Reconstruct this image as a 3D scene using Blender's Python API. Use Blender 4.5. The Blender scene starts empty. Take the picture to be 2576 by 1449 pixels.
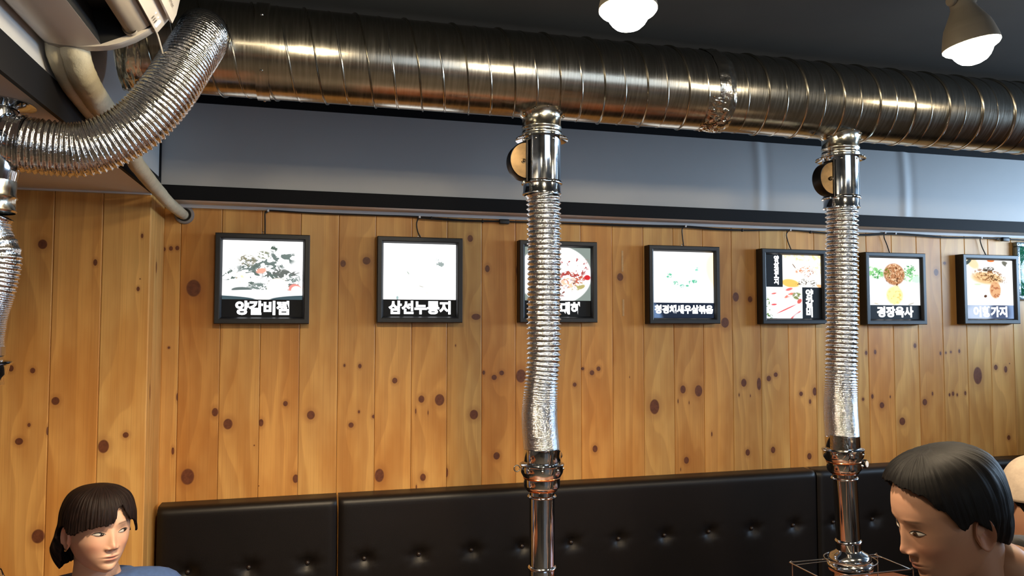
import bpy, bmesh, math, random
from mathutils import Vector, Matrix, noise
from mathutils.bvhtree import BVHTree

random.seed(7)
PI = math.pi
scn = bpy.context.scene
COL = scn.collection

# ------------------------------------------------------------------ camera
YAW, PITCH = 0.25506, 0.0494
CAM = Vector((0.0, -3.13, 1.62))
FPX = 1878.0
cd = bpy.data.cameras.new('camera')
cam = bpy.data.objects.new('camera', cd)
COL.objects.link(cam)
cam.location = CAM
cam.rotation_euler = (PI / 2 + PITCH, 0, -YAW)
cd.sensor_width = 36.0
cd.lens = 36.0 * FPX / 2576.0
cd.clip_start = 0.02
scn.camera = cam

# ------------------------------------------------------------------ view, world
scn.view_settings.view_transform = 'Standard'
scn.view_settings.look = 'None'
scn.view_settings.gamma = 1.0
scn.view_settings.use_curve_mapping = False
scn.view_settings.exposure = 1.06
cy = scn.cycles
cy.max_bounces = 5; cy.diffuse_bounces = 3; cy.glossy_bounces = 4; cy.transmission_bounces = 4; cy.transparent_max_bounces = 4
cy.use_adaptive_sampling = True; cy.adaptive_threshold = 0.06
cy.caustics_reflective = False; cy.caustics_refractive = False
world = bpy.data.worlds.new('world')
scn.world = world
world.use_nodes = True
world.node_tree.nodes['Background'].inputs[0].default_value = (0.6, 0.75, 1.0, 1)
world.node_tree.nodes['Background'].inputs[1].default_value = 0.25


# ------------------------------------------------------------------ lights of the room (daylight through the windows)
def area(name, loc, rot, sx, sy, power, color):
    l = bpy.data.lights.new(name, 'AREA')
    l.shape = 'RECTANGLE'; l.size = sx; l.size_y = sy
    l.energy = power; l.color = color
    o = bpy.data.objects.new(name, l); COL.objects.link(o)
    o.location = loc; o.rotation_euler = rot
    return o


DAY = (0.80, 0.90, 1.0)
area('daylight_window_1', (5.10, -1.55, 1.975), (0, PI / 2, 0), .68, 2.3, 78, (0.52, 0.74, 1.0))
area('daylight_window_2', (2.6, -6.90, 1.45), (PI / 2, 0, 0), 3.6, 1.7, 18, DAY)
WARM = (1.0, 0.78, 0.52)
LAMP_W = 40.0


# ------------------------------------------------------------------ helpers
def ray(px, py):
    f = Vector((math.sin(YAW) * math.cos(PITCH), math.cos(YAW) * math.cos(PITCH), math.sin(PITCH)))
    r = Vector((math.cos(YAW), -math.sin(YAW), 0))
    u = r.cross(f)
    return f + r * ((px - 1288) / FPX) - u * ((py - 724.5) / FPX)


def on_y(px, py, y):
    d = ray(px, py)
    return CAM + d * ((y - CAM.y) / d.y)


def on_x(px, py, x):
    d = ray(px, py)
    return CAM + d * ((x - CAM.x) / d.x)


class MB:
    """collects vertices and faces of one mesh"""
    def __init__(self):
        self.v = []; self.f = []

    def add(self, vs, fs):
        o = len(self.v)
        self.v += [tuple(p) for p in vs]
        self.f += [tuple(i + o for i in q) for q in fs]
        return self

    def box(self, x0, x1, y0, y1, z0, z1):
        vs = [(x, y, z) for z in (z0, z1) for y in (y0, y1) for x in (x0, x1)]
        return self.add(vs, [(0, 2, 3, 1), (4, 5, 7, 6), (0, 1, 5, 4), (2, 6, 7, 3), (0, 4, 6, 2), (1, 3, 7, 5)])

    def rings(self, rings, closed=True, cap0=False, cap1=False):
        n = len(rings[0]); vs = [p for r in rings for p in r]; fs = []
        for i in range(len(rings) - 1):
            for j in range(n if closed else n - 1):
                k = (j + 1) % n
                fs.append((i * n + j, i * n + k, (i + 1) * n + k, (i + 1) * n + j))
        if cap0: fs.append(tuple(range(n - 1, -1, -1)))
        if cap1: fs.append(tuple((len(rings) - 1) * n + j for j in range(n)))
        return self.add(vs, fs)

    def lathe(self, prof, o=(0, 0, 0), axis=(0, 0, 1), n=40, cap0=False, cap1=False, ref=None):
        """prof: (radius, height) list along axis from o"""
        a = Vector(axis).normalized(); o = Vector(o)
        b = Vector(ref) if ref else (Vector((1, 0, 0)) if abs(a.x) < 0.9 else Vector((0, 1, 0)))
        e1 = (b - a * b.dot(a)).normalized(); e2 = a.cross(e1)
        rs = []
        for r, h in prof:
            rs.append([o + a * h + (e1 * math.cos(t) + e2 * math.sin(t)) * r for t in [2 * PI * k / n for k in range(n)]])
        return self.rings(rs, True, cap0, cap1)

    def tube(self, pts, r, n=10, caps=True, rfn=None):
        rs = []
        fr = frames(pts)
        for i, (p, t, e1, e2) in enumerate(fr):
            rr = r if rfn is None else rfn(i / (len(pts) - 1))
            rs.append([p + (e1 * math.cos(2 * PI * k / n) + e2 * math.sin(2 * PI * k / n)) * rr for k in range(n)])
        return self.rings(rs, True, caps, caps)

    def prism(self, poly, y0, y1):
        """poly in (x,z), extruded along y"""
        n = len(poly)
        vs = [(p[0], y0, p[1]) for p in poly] + [(p[0], y1, p[1]) for p in poly]
        fs = [tuple(range(n)), tuple(range(2 * n - 1, n - 1, -1))]
        fs += [(i, i + n, (i + 1) % n + n, (i + 1) % n) for i in range(n)]
        return self.add(vs, fs)


def frames(pts):
    pts = [Vector(p) for p in pts]
    out = []; e1 = None
    for i, p in enumerate(pts):
        t = (pts[min(i + 1, len(pts) - 1)] - pts[max(i - 1, 0)]).normalized()
        if e1 is None:
            b = Vector((0, 0, 1)) if abs(t.z) < 0.8 else Vector((0, -1, 0))
            e1 = (b - t * b.dot(t)).normalized()
        else:
            e1 = (e1 - t * e1.dot(t)).normalized()
        out.append((p, t, e1, t.cross(e1)))
    return out


def spline(ctrl, n):
    """Catmull-Rom, resampled to n evenly spaced points"""
    c = [Vector(p) for p in ctrl]
    c = [c[0] * 2 - c[1]] + c + [c[-1] * 2 - c[-2]]
    raw = []
    for i in range(1, len(c) - 2):
        for k in range(40):
            t = k / 40
            a, b, d, e = c[i - 1], c[i], c[i + 1], c[i + 2]
            raw.append(0.5 * ((2 * b) + (d - a) * t + (2 * a - 5 * b + 4 * d - e) * t * t + (3 * b - a - 3 * d + e) * t ** 3))
    raw.append(c[-2])
    L = [0]
    for i in range(1, len(raw)): L.append(L[-1] + (raw[i] - raw[i - 1]).length)
    out = []; j = 0
    for k in range(n):
        s = L[-1] * k / (n - 1)
        while j < len(L) - 2 and L[j + 1] < s: j += 1
        w = (s - L[j]) / max(1e-9, L[j + 1] - L[j])
        out.append(raw[j].lerp(raw[j + 1], w))
    return out


def link(name, me, mat, parent=None, smooth=40, kind=None):
    o = bpy.data.objects.new(name, me)
    COL.objects.link(o)
    if mat is not None:
        if isinstance(mat, (list, tuple)):
            for m in mat: me.materials.append(m)
        elif not me.materials: me.materials.append(mat)
    if smooth and len(me.polygons):
        me.shade_smooth()
        try: me.set_sharp_from_angle(angle=math.radians(smooth))
        except Exception: pass
    if parent is not None:
        o.parent = parent
        o.matrix_parent_inverse = world_of(parent).inverted()
    if kind: o['kind'] = kind
    return o


def world_of(o):
    m = o.matrix_basis.copy()
    if o.parent is not None: m = world_of(o.parent) @ o.matrix_parent_inverse @ m
    return m


def obj(name, mb, mat, parent=None, smooth=40, kind=None):
    me = bpy.data.meshes.new(name)
    me.from_pydata(mb.v, [], mb.f); me.validate(); me.update()
    return link(name, me, mat, parent, smooth, kind)


def empty(name, loc, label=None, cat=None, group=None):
    o = bpy.data.objects.new(name, None); COL.objects.link(o)
    o.location = loc; o.empty_display_size = 0.05
    if label: tag(o, label, cat, group)
    return o


def tag(o, label, cat, group=None):
    o['label'] = label; o['category'] = cat
    if group: o['group'] = group
    return o


def struct(o, label=None):
    o['kind'] = 'structure'
    if label: o['label'] = label
    return o


def bevelled_box(x0, x1, y0, y1, z0, z1, w, seg=2):
    bm = bmesh.new()
    bmesh.ops.create_cube(bm, size=1)
    for v in bm.verts:
        v.co = Vector(((x0 + x1) / 2 + v.co.x * (x1 - x0), (y0 + y1) / 2 + v.co.y * (y1 - y0), (z0 + z1) / 2 + v.co.z * (z1 - z0)))
    bmesh.ops.bevel(bm, geom=list(bm.edges), offset=w, segments=seg, profile=0.5, affect='EDGES')
    bmesh.ops.recalc_face_normals(bm, faces=bm.faces)
    mb = MB(); bm.verts.index_update()
    mb.add([v.co[:] for v in bm.verts], [[v.index for v in f.verts] for f in bm.faces])
    bm.free()
    return mb


# ------------------------------------------------------------------ materials
def srgb(r, g, b):
    def l(c):
        c /= 255.0
        return c / 12.92 if c <= 0.04045 else ((c + 0.055) / 1.055) ** 2.4
    return (l(r), l(g), l(b), 1.0)


class NT:
    def __init__(self, tree):
        self.t = tree; self.n = tree.nodes; self.l = tree.links

    def node(self, typ, **kw):
        nd = self.n.new(typ)
        for k, v in kw.items(): setattr(nd, k, v)
        return nd

    def sock(self, inp, v):
        if hasattr(v, 'is_output') or isinstance(v, bpy.types.NodeSocket): self.l.new(v, inp)
        else: inp.default_value = v

    def m(self, op, a, b=None, c=None, clamp=False):
        nd = self.node('ShaderNodeMath', operation=op, use_clamp=clamp)
        self.sock(nd.inputs[0], a)
        if b is not None: self.sock(nd.inputs[1], b)
        if c is not None: self.sock(nd.inputs[2], c)
        return nd.outputs[0]

    def smooth(self, v, a, b, to0=0.0, to1=1.0):
        nd = self.node('ShaderNodeMapRange', interpolation_type='SMOOTHSTEP')
        self.sock(nd.inputs[0], v); self.sock(nd.inputs[1], a); self.sock(nd.inputs[2], b)
        self.sock(nd.inputs[3], to0); self.sock(nd.inputs[4], to1)
        return nd.outputs[0]

    def mix(self, f, a, b, blend='MIX'):
        nd = self.node('ShaderNodeMix', data_type='RGBA', blend_type=blend)
        self.sock(nd.inputs[0], f); self.sock(nd.inputs[6], a); self.sock(nd.inputs[7], b)
        return nd.outputs[2]

    def comb(self, x, y, z):
        nd = self.node('ShaderNodeCombineXYZ')
        for i, v in enumerate((x, y, z)): self.sock(nd.inputs[i], v)
        return nd.outputs[0]

    def noise(self, vec, scale, detail=3, rough=0.55, dist=0.0):
        nd = self.node('ShaderNodeTexNoise')
        self.l.new(vec, nd.inputs['Vector'])
        nd.inputs['Scale'].default_value = scale; nd.inputs['Detail'].default_value = detail
        nd.inputs['Roughness'].default_value = rough; nd.inputs['Distortion'].default_value = dist
        return nd.outputs[0]

    def bump(self, h, strength, dist, normal=None):
        nd = self.node('ShaderNodeBump')
        nd.inputs['Strength'].default_value = strength; nd.inputs['Distance'].default_value = dist
        self.l.new(h, nd.inputs['Height'])
        if normal: self.l.new(normal, nd.inputs['Normal'])
        return nd.outputs[0]


def new_mat(name):
    m = bpy.data.materials.new(name); m.use_nodes = True
    nt = NT(m.node_tree)
    return m, nt, m.node_tree.nodes['Principled BSDF']


def mat(name, col, rough=0.5, metal=0.0, noise_amt=0.0, noise_scale=20, bump=0.0, bump_scale=200, bump_dist=0.001, spec=None, coat=0.0, aniso=0.0, rough_var=0.0, sub=0.0):
    m, nt, p = new_mat(name)
    p.inputs['Base Color'].default_value = col
    p.inputs['Roughness'].default_value = rough
    p.inputs['Metallic'].default_value = metal
    if spec is not None: p.inputs['Specular IOR Level'].default_value = spec
    if coat: p.inputs['Coat Weight'].default_value = coat; p.inputs['Coat Roughness'].default_value = 0.1
    if aniso: p.inputs['Anisotropic'].default_value = aniso
    if sub:
        p.inputs['Subsurface Weight'].default_value = sub
        p.inputs['Subsurface Radius'].default_value = (0.012, 0.005, 0.003)
        p.inputs['Subsurface Scale'].default_value = 1.0
    tc = nt.node('ShaderNodeNewGeometry').outputs['Position']
    if noise_amt or rough_var:
        n = nt.noise(tc, noise_scale, 4)
        if noise_amt:
            dark = tuple(c * (1 - noise_amt) for c in col[:3]) + (1,)
            light = tuple(min(1, c * (1 + noise_amt)) for c in col[:3]) + (1,)
            nt.l.new(nt.mix(nt.smooth(n, 0.3, 0.7), dark, light), p.inputs['Base Color'])
        if rough_var:
            nt.l.new(nt.smooth(n, 0.3, 0.7, max(0.02, rough - rough_var), rough + rough_var), p.inputs['Roughness'])
    if bump:
        nt.l.new(nt.bump(nt.noise(tc, bump_scale, 3), bump, bump_dist), p.inputs['Normal'])
    return m


def emit_mat(name, col, strength):
    m = bpy.data.materials.new(name); m.use_nodes = True
    t = m.node_tree; t.nodes.clear()
    e = t.nodes.new('ShaderNodeEmission'); o = t.nodes.new('ShaderNodeOutputMaterial')
    e.inputs[0].default_value = col; e.inputs[1].default_value = strength
    t.links.new(e.outputs[0], o.inputs[0])
    return m


# ---- pine boards with knots
def knot_group():
    g = bpy.data.node_groups.new('knot', 'ShaderNodeTree')
    for nm in ('U', 'V', 'cu', 'cv', 'ru', 'rv', 'Core', 'Halo', 'Field'):
        g.interface.new_socket(nm, in_out='INPUT', socket_type='NodeSocketFloat')
    for nm in ('Core', 'Halo', 'Field'):
        g.interface.new_socket(nm, in_out='OUTPUT', socket_type='NodeSocketFloat')
    nt = NT(g)
    i = nt.node('NodeGroupInput'); o = nt.node('NodeGroupOutput')
    du = nt.m('DIVIDE', nt.m('SUBTRACT', i.outputs['U'], i.outputs['cu']), i.outputs['ru'])
    dv = nt.m('DIVIDE', nt.m('SUBTRACT', i.outputs['V'], i.outputs['cv']), i.outputs['rv'])
    d2 = nt.m('ADD', nt.m('MULTIPLY', du, du), nt.m('MULTIPLY', dv, dv))
    d = nt.m('SQRT', d2)
    core = nt.smooth(d, 1.08, 0.86)
    halo = nt.smooth(d, 2.4, 1.0)
    # grain flows round the knot: elongated gaussian
    e2 = nt.m('ADD', nt.m('MULTIPLY', nt.m('MULTIPLY', du, du), 0.09), nt.m('MULTIPLY', nt.m('MULTIPLY', dv, dv), 0.012))
    gs = nt.m('EXPONENT', nt.m('MULTIPLY', e2, -1.0))
    nt.l.new(nt.m('MAXIMUM', core, i.outputs['Core']), o.inputs['Core'])
    nt.l.new(nt.m('MAXIMUM', halo, i.outputs['Halo']), o.inputs['Halo'])
    nt.l.new(nt.m('ADD', nt.m('MULTIPLY', gs, nt.m('MULTIPLY', i.outputs['ru'], 70.0)), i.outputs['Field']), o.inputs['Field'])
    return g


KNOT = knot_group()
WOOD_A = srgb(225, 177, 106)
WOOD_B = srgb(204, 148, 79)
WOOD_D = srgb(152, 94, 46)


def pine(name, seed, knots, tint=1.0, red=0.0, along='x', bands=9.0):
    """knots: (u, v, ru, rv); u runs across the board in metres, v is height"""
    m, nt, p = new_mat(name)
    pos = nt.node('ShaderNodeNewGeometry').outputs['Position']
    sep = nt.node('ShaderNodeSeparateXYZ'); nt.l.new(pos, sep.inputs[0])
    U = sep.outputs['X' if along == 'x' else 'Y']; V = sep.outputs['Z']
    core, halo, field = 0.0, 0.0, 0.0
    for (cu, cv, ru, rv) in knots:
        g = nt.node('ShaderNodeGroup'); g.node_tree = KNOT
        nt.sock(g.inputs['U'], U); nt.sock(g.inputs['V'], V)
        for k, v in (('cu', cu), ('cv', cv), ('ru', ru), ('rv', rv)): g.inputs[k].default_value = v
        nt.sock(g.inputs['Core'], core); nt.sock(g.inputs['Halo'], halo); nt.sock(g.inputs['Field'], field)
        core, halo, field = g.outputs['Core'], g.outputs['Halo'], g.outputs['Field']
    vec = nt.comb(nt.m('ADD', nt.m('MULTIPLY', U, 5.5), seed * 3.7), seed * 1.3, nt.m('MULTIPLY', V, 0.55))
    lo = nt.noise(vec, 1.0, 2, 0.5)
    fld = nt.m('ADD', nt.m('MULTIPLY', lo, bands), field)
    fld = nt.m('ADD', fld, nt.m('MULTIPLY', U, 14.0))
    saw = nt.m('FRACT', fld)
    band = nt.m('MULTIPLY', nt.smooth(saw, 0.0, 0.78), nt.smooth(saw, 1.0, 0.9))
    fine = nt.noise(nt.comb(nt.m('MULTIPLY', U, 240.0), seed, nt.m('MULTIPLY', V, 3.0)), 1.0, 3, 0.6)
    blot = nt.noise(nt.comb(nt.m('ADD', nt.m('MULTIPLY', U, 7.0), seed * 9.0), seed, nt.m('MULTIPLY', V, 2.2)), 1.0, 3, 0.6)
    T = lambda c: (c[0] * tint * (1 + red * 0.12), c[1] * tint * (1 - red * 0.10), c[2] * tint * (1 - red * 0.30), 1)
    c = nt.mix(nt.smooth(blot, 0.32, 0.68), T(WOOD_A), T(WOOD_B))
    c = nt.mix(nt.m('MULTIPLY', band, 0.24), c, T(WOOD_D))
    c = nt.mix(nt.m('MULTIPLY', nt.smooth(fine, 0.45, 0.75), 0.22), c, T(WOOD_D))
    if knots:
        c = nt.mix(nt.m('MULTIPLY', halo, 0.32), c, T(srgb(140, 80, 38)))
        kn = nt.noise(pos, 70.0, 3, 0.6)
        kc = nt.mix(nt.smooth(kn, 0.3, 0.7), srgb(100, 56, 37), srgb(120, 71, 46))
        c = nt.mix(core, c, kc)
    nt.l.new(c, p.inputs['Base Color'])
    p.inputs['Roughness'].default_value = 0.42
    p.inputs['Specular IOR Level'].default_value = 0.35
    nt.l.new(nt.bump(fine, 0.08, 0.001), p.inputs['Normal'])
    return m


M = {}
M['white'] = mat('white_paint', srgb(226, 223, 221), 0.75, noise_amt=0.03, noise_scale=3)
M['grey_panel'] = mat('grey_wallpaper', srgb(184, 183, 182), 0.6, noise_amt=0.02, noise_scale=4, bump=0.1, bump_scale=400)
M['black_trim'] = mat('black_trim', srgb(15, 15, 18), 0.7, spec=.2, bump=0.05, bump_scale=300)
M['ceiling'] = mat('charcoal_paint', srgb(54, 57, 60), 0.85, noise_amt=0.06, noise_scale=5)
M['wall_plain'] = mat('cream_paint', srgb(124, 116, 106), 0.8, noise_amt=0.04, noise_scale=2)
M['floor'] = mat('grey_tile', srgb(86, 80, 74), 0.5, noise_amt=0.1, noise_scale=6)
def galvanised():
    m, nt, p = new_mat('galvanised_steel')
    p.inputs['Metallic'].default_value = 1.0
    pos = nt.node('ShaderNodeNewGeometry').outputs['Position']
    sep = nt.node('ShaderNodeSeparateXYZ'); nt.l.new(pos, sep.inputs[0])
    st = nt.noise(nt.comb(nt.m('MULTIPLY', sep.outputs[0], 160.0), nt.m('MULTIPLY', sep.outputs[1], 9.0), nt.m('MULTIPLY', sep.outputs[2], 9.0)), 1.0, 3, .6)
    nt.l.new(nt.mix(nt.smooth(st, .35, .7), srgb(160, 155, 143), srgb(178, 173, 162)), p.inputs['Base Color'])
    nt.l.new(nt.smooth(st, .3, .75, .19, .26), p.inputs['Roughness'])
    nt.l.new(nt.bump(st, .012, .001), p.inputs['Normal'])
    return m


M['galv'] = galvanised()
M['zinc'] = mat('bright_zinc', srgb(205, 203, 192), 0.2, 1.0, noise_amt=0.05, noise_scale=60, rough_var=0.05)
M['chrome'] = mat('chrome', srgb(200, 204, 209), 0.09, 1.0, rough_var=0.03, noise_scale=25)
M['copper_ring'] = mat('orange_brown_steel', srgb(190, 128, 86), 0.2, 1.0)  # orange-brown metal of the thin rings on the swivel
M['tape'] = mat('foil_tape', srgb(190, 184, 172), 0.2, 1.0, bump=0.35, bump_scale=30, bump_dist=0.008)
M['darkmetal'] = mat('dark_bronze', srgb(96, 78, 56), 0.3, 1.0, noise_amt=0.2, noise_scale=40)
M['blackmetal'] = mat('black_metal', srgb(38, 34, 32), 0.35, 0.8)
M['bolt'] = mat('bolt_steel', srgb(180, 178, 172), 0.25, 1.0)
M['rubber'] = mat('black_cable', srgb(14, 14, 15), 0.5)
M['frame'] = mat('black_frame', srgb(24, 25, 29), 0.45, bump=0.05, bump_scale=250)
M['leather'] = mat('brown_leatherette', srgb(19, 14, 12), 0.42, spec=.35, noise_amt=0.1, noise_scale=8, bump=0.25, bump_scale=500, bump_dist=0.0008)
M['seam'] = mat('leatherette_button', srgb(40, 30, 27), 0.35)
M['beige_lamp'] = mat('lamp_housing', srgb(128, 120, 108), 0.5)
M['bulb'] = emit_mat('lit_bulb', (1.0, 0.83, 0.56, 1), 90.0)
M['ac_white'] = mat('ac_plastic', srgb(205, 196, 184), 0.32, noise_amt=0.02, noise_scale=5)
M['ac_vane'] = mat('ac_vane_plastic', srgb(168, 156, 140), 0.4)
M['ac_black'] = mat('ac_outlet_black', srgb(8, 8, 9), 0.7)
M['ac_text'] = mat('ac_print', srgb(90, 84, 80), 0.5)
M['led'] = emit_mat('display_led', (0.95, 0.9, 1.0, 1), 1.6)
M['wrap'] = mat('pipe_wrap_tape', srgb(196, 186, 160), 0.6, noise_amt=0.08, noise_scale=25, bump=0.4, bump_scale=70, bump_dist=0.004)
M['ring_grey'] = mat('grey_plastic', srgb(128, 122, 120), 0.5)
M['table'] = mat('orange_laminate', srgb(122, 68, 38), 0.35, noise_amt=0.08, noise_scale=14)
M['steel_leg'] = mat('steel_leg', srgb(60, 58, 56), 0.4, 0.8)
M['green'] = mat('green_sign', srgb(8, 96, 66), 0.12, noise_amt=0.25, noise_scale=14, bump=0.6, bump_scale=18, bump_dist=0.02, coat=1.0)
M['plastic_film'] = mat('grey_sign_rim', srgb(128, 138, 142), 0.25, 0.4, bump=0.5, bump_scale=30, bump_dist=0.01)
M['glass'] = mat('window_pane', (0.8, 0.9, 1, 1), 0.05)
M['glass'].node_tree.nodes['Principled BSDF'].inputs['Transmission Weight'].default_value = 1.0
M['win_frame'] = mat('window_frame', srgb(190, 190, 190), 0.5)


def foil(name, tint, crinkle):
    m, nt, p = new_mat(name)
    p.inputs['Base Color'].default_value = tint
    p.inputs['Metallic'].default_value = 1.0
    p.inputs['Roughness'].default_value = 0.16
    pos = nt.node('ShaderNodeNewGeometry').outputs['Position']
    a = nt.noise(pos, 170, 2, 0.6, 0.5)
    nt.l.new(nt.bump(a, crinkle, 0.003), p.inputs['Normal'])
    return m


M['foil'] = foil('aluminium_foil', srgb(216, 219, 222), 0.5)
M['foil_tight'] = foil('aluminium_foil_gathered', srgb(212, 213, 213), 0.03)
M['foil_big'] = foil('aluminium_foil_hose', srgb(206, 205, 203), 0.45)

# ================================================================== SETTING
XL = -0.5785     # face of the tray's left side and of the boarded pier
YT = -0.13       # tray back face
YP = -0.241      # boarded pier front
ZL = 2.089       # lower ceiling
ZU = 2.52        # dark upper ceiling
X0, X1, Y0 = -3.0, 5.2, -7.0

struct(obj('floor', MB().box(X0, X1, Y0, 0.1, -0.1, 0), M['floor']), 'dark grey floor of the room')

# ---- pine wall at the back
BW = 0.15002
S0 = -0.5179
KN = {}   # board index -> knots


def add_knots(table, scale, ox, oy):
    for t in table:
        x, y, rx = t[0], t[1], t[2]; ry = t[3] if len(t) > 3 else t[2]
        p = on_y(ox + x / scale, oy + y / scale, 0.0)
        q = on_y(ox + (x + rx) / scale, oy + (y + ry) / scale, 0.0)
        i = math.floor((p.x - S0) / BW)
        KN.setdefault(i, []).append((p.x, p.z, abs(q.x - p.x), abs(p.z - q.z)))


add_knots([(75, 225, 10), (140, 600, 9, 30), (105, 1010, 10, 28), (217, 1205, 50, 60), (425, 715, 24, 32), (523, 805, 35, 40), (723, 967, 5), (775, 795, 18, 28), (757, 1275, 4), (960, 650, 18, 20),
           (1153, 737, 30, 33), (1037, 1220, 22, 32), (1408, 360, 8, 12), (1525, 365, 13, 18), (1458, 813, 20, 20), (1518, 712, 8, 12), (1630, 748, 14), (1790, 475, 20, 22), (1673, 1195, 35, 50)], 3.018, 400, 800)
add_knots([(527, 672, 25, 30), (678, 678, 40, 48), (962, 800, 35, 40), (810, 228, 5, 10), (480, 772, 5, 22), (582, 785, 4, 18), (540, 1320, 24, 30), (735, 1280, 14, 40), (485, 1400, 5, 18), (980, -10, 38, 26),
           (1043, 452, 12, 18), (1130, 492, 22), (1192, 455, 20), (1352, 480, 42, 55), (1150, 1142, 27, 30), (1797, 552, 16, 18)], 3.293, 900, 800)
add_knots([(55, 440, 14), (135, 475, 20, 22), (192, 440, 18, 20), (162, 1135, 22, 30), (462, 513, 3, 8), (678, 770, 42, 65), (925, 620, 24, 35), (1060, 632, 33, 50), (882, 722, 5, 18), (978, 735, 4, 14), (955, 1235, 22, 30),
           (905, 1315, 4, 15), (1175, 1008, 6, 20), (1290, 40, 35, 45), (1453, 562, 24, 35), (1585, 572, 20, 55), (1670, 525, 20, 25), (1730, 492, 18, 20), (1412, 668, 5, 15), (1510, 675, 4, 12), (1487, 1167, 20, 28), (1707, 1145, 20, 28),
           (1950, 658, 16, 20), (2028, 725, 10, 20), (2022, 1200, 20, 28)], 3.45, 1450, 800)
add_knots([(180, 670, 20, 38), (648, 318, 12, 20), (730, 310, 12, 22), (620, 740, 12, 15), (705, 715, 12, 22), (792, 795, 22, 28), (868, 718, 6, 12), (1093, 252, 14, 22), (978, 942, 28, 35), (1183, 767, 22, 30),
           (1253, 690, 8, 18), (1325, 322, 9, 18), (1375, 317, 8, 12), (1420, 310, 9, 12), (1497, 302, 10, 18), (1408, 700, 9, 15), (1440, 690, 12, 20), (1478, 700, 8, 14), (1552, 685, 10, 20), (1665, 525, 42, 80),
           (1830, 450, 18, 25), (1920, 468, 16, 30), (1955, 415, 5), (1948, 1090, 16, 22)], 3.623, 2000, 800)
add_knots([(487, 725, 18, 22), (413, 627, 4, 5), (430, 625, 5, 6), (446, 624, 5, 6), (863, 663, 7, 9), (922, 656, 10, 10), (1183, 600, 7, 9), (1226, 676, 6, 9), (1560, 697, 8, 10), (1851, 747, 8, 12), (1887, 753, 6, 8),
           (2355, 685, 6, 9), (2376, 662, 4), (1306, 680, 8, 22)], 1.0, 0, 0)

wall_back = struct(obj('wall_back', MB().box(XL - .014, X1, 0.0145, 0.1, 0, ZU), M['wall_plain']), 'back wall lined with upright knotty pine boards')
board_me = None


def board_mesh(name, w, y_front, thick, z0, z1, c=0.0028):
    h = w / 2 - 0.0006
    poly = [(-h, 0), (-h, -thick + c * 0.6), (-h + c, -thick), (h - c, -thick), (h, -thick + c * 0.6), (h, 0)]
    vs = [(x, y_front + thick + y, z0) for x, y in poly] + [(x, y_front + thick + y, z1) for x, y in poly]
    n = len(poly)
    fs = [tuple(range(n)), tuple(range(2 * n - 1, n - 1, -1))] + [(i, (i + 1) % n, (i + 1) % n + n, i + n)[::-1] for i in range(n)]
    me = bpy.data.meshes.new(name); me.from_pydata(vs, [], fs); me.update()
    return me


TH = 0.0
rr = random.Random(3)
TINT = {0: (.86, .6), 1: (.95, .3), 8: (1, .7), 9: (1, .5), 11: (.95, .8), 14: (.9, .5), 16: (.95, .3)}
for i in range(-1, 43):
    xa = S0 + i * BW; xb = xa + BW
    if i == -1: xa = XL - 0.001
    if xa > X1 - 0.05: break
    w = xb - xa
    me = board_mesh('plank', w, 0.0, 0.014, 0.3, ZL)
    tint, red = TINT.get(i, (rr.uniform(.93, 1.04), rr.uniform(-.2, .55)))
    me.materials.append(pine('pine_board', i + 2.3, KN.get(i, [])[:9], tint, red, bands=rr.uniform(2.0, 4.5)))
    o = bpy.data.objects.new('plank', me); COL.objects.link(o)
    o.location = ((xa + xb) / 2, -0.0, 0)
    o.parent = wall_back

# ---- boarded pier on the left (front boards and the return board)
wall_left = struct(obj('wall_left', MB().box(X0, XL - 0.016, YP + 0.016, 0.1, 0, ZU), M['wall_plain']), 'boarded pier at the left with wide pine planks')
PK = {}


def pier_knots(table, scale, ox, oy):
    for t in table:
        x, y, rx = t[0], t[1], t[2]; ry = t[3] if len(t) > 3 else rx
        p = on_y(ox + x / scale, oy + y / scale, YP); q = on_y(ox + (x + rx) / scale, oy + (y + ry) / scale, YP)
        i = math.floor((p.x + 0.5804) / 0.1528)
        PK.setdefault(i, []).append((p.x, p.z, abs(q.x - p.x), abs(p.z - q.z)))


pier_knots([(213, 287, 23, 25), (476, 378, 10, 17), (55, 907, 13, 16), (163, 918, 13, 14), (277, 1070, 20, 20), (145, 1190, 8, 10), (95, 1272, 20, 17), (238, 1220, 6, 22), (517, 1297, 27, 33), (628, 1240, 15, 14),
            (700, 460, 3), (710, 245, 6, 12), (690, 510, 8, 12), (190, 1746, 32, 34)], 1.986, 0, 470)
for i in range(-1, -16, -1):
    xa = -0.5804 + i * 0.1528; xb = xa + 0.1528
    if i == -1: xb = XL
    me = board_mesh('plank', xb - xa, YP, 0.014, 0.0, ZL)
    me.materials.append(pine('pine_board_pier', i * 1.7 + 40, PK.get(i, []), {-1: 1.08, -2: 1.03}.get(i, 1.02), {-1: .0, -2: .45}.get(i, .35), bands=2.5 if i != -3 else 4.5))
    o = bpy.data.objects.new('plank', me); COL.objects.link(o); o.location = ((xa + xb) / 2, 0, 0); o.parent = wall_left
for a, b, kn in ((YP + 0.0022, YP + 0.075, [(YP + 0.05, on_y(390, 986, -0.2).z, 0.006, 0.03)]), (YP + 0.0755, 0.014, [(-0.13, on_y(398, 674, -0.1).z, 0.01, 0.022)])):
    mb = bevelled_box(XL - 0.014, XL + 0.0, a, b, 0.0, ZL, 0.0015, 1)
    obj('plank', mb, pine('pine_return', 70 + a * 9, kn, 1.05, -.1, along='y', bands=4), wall_left)

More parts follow.
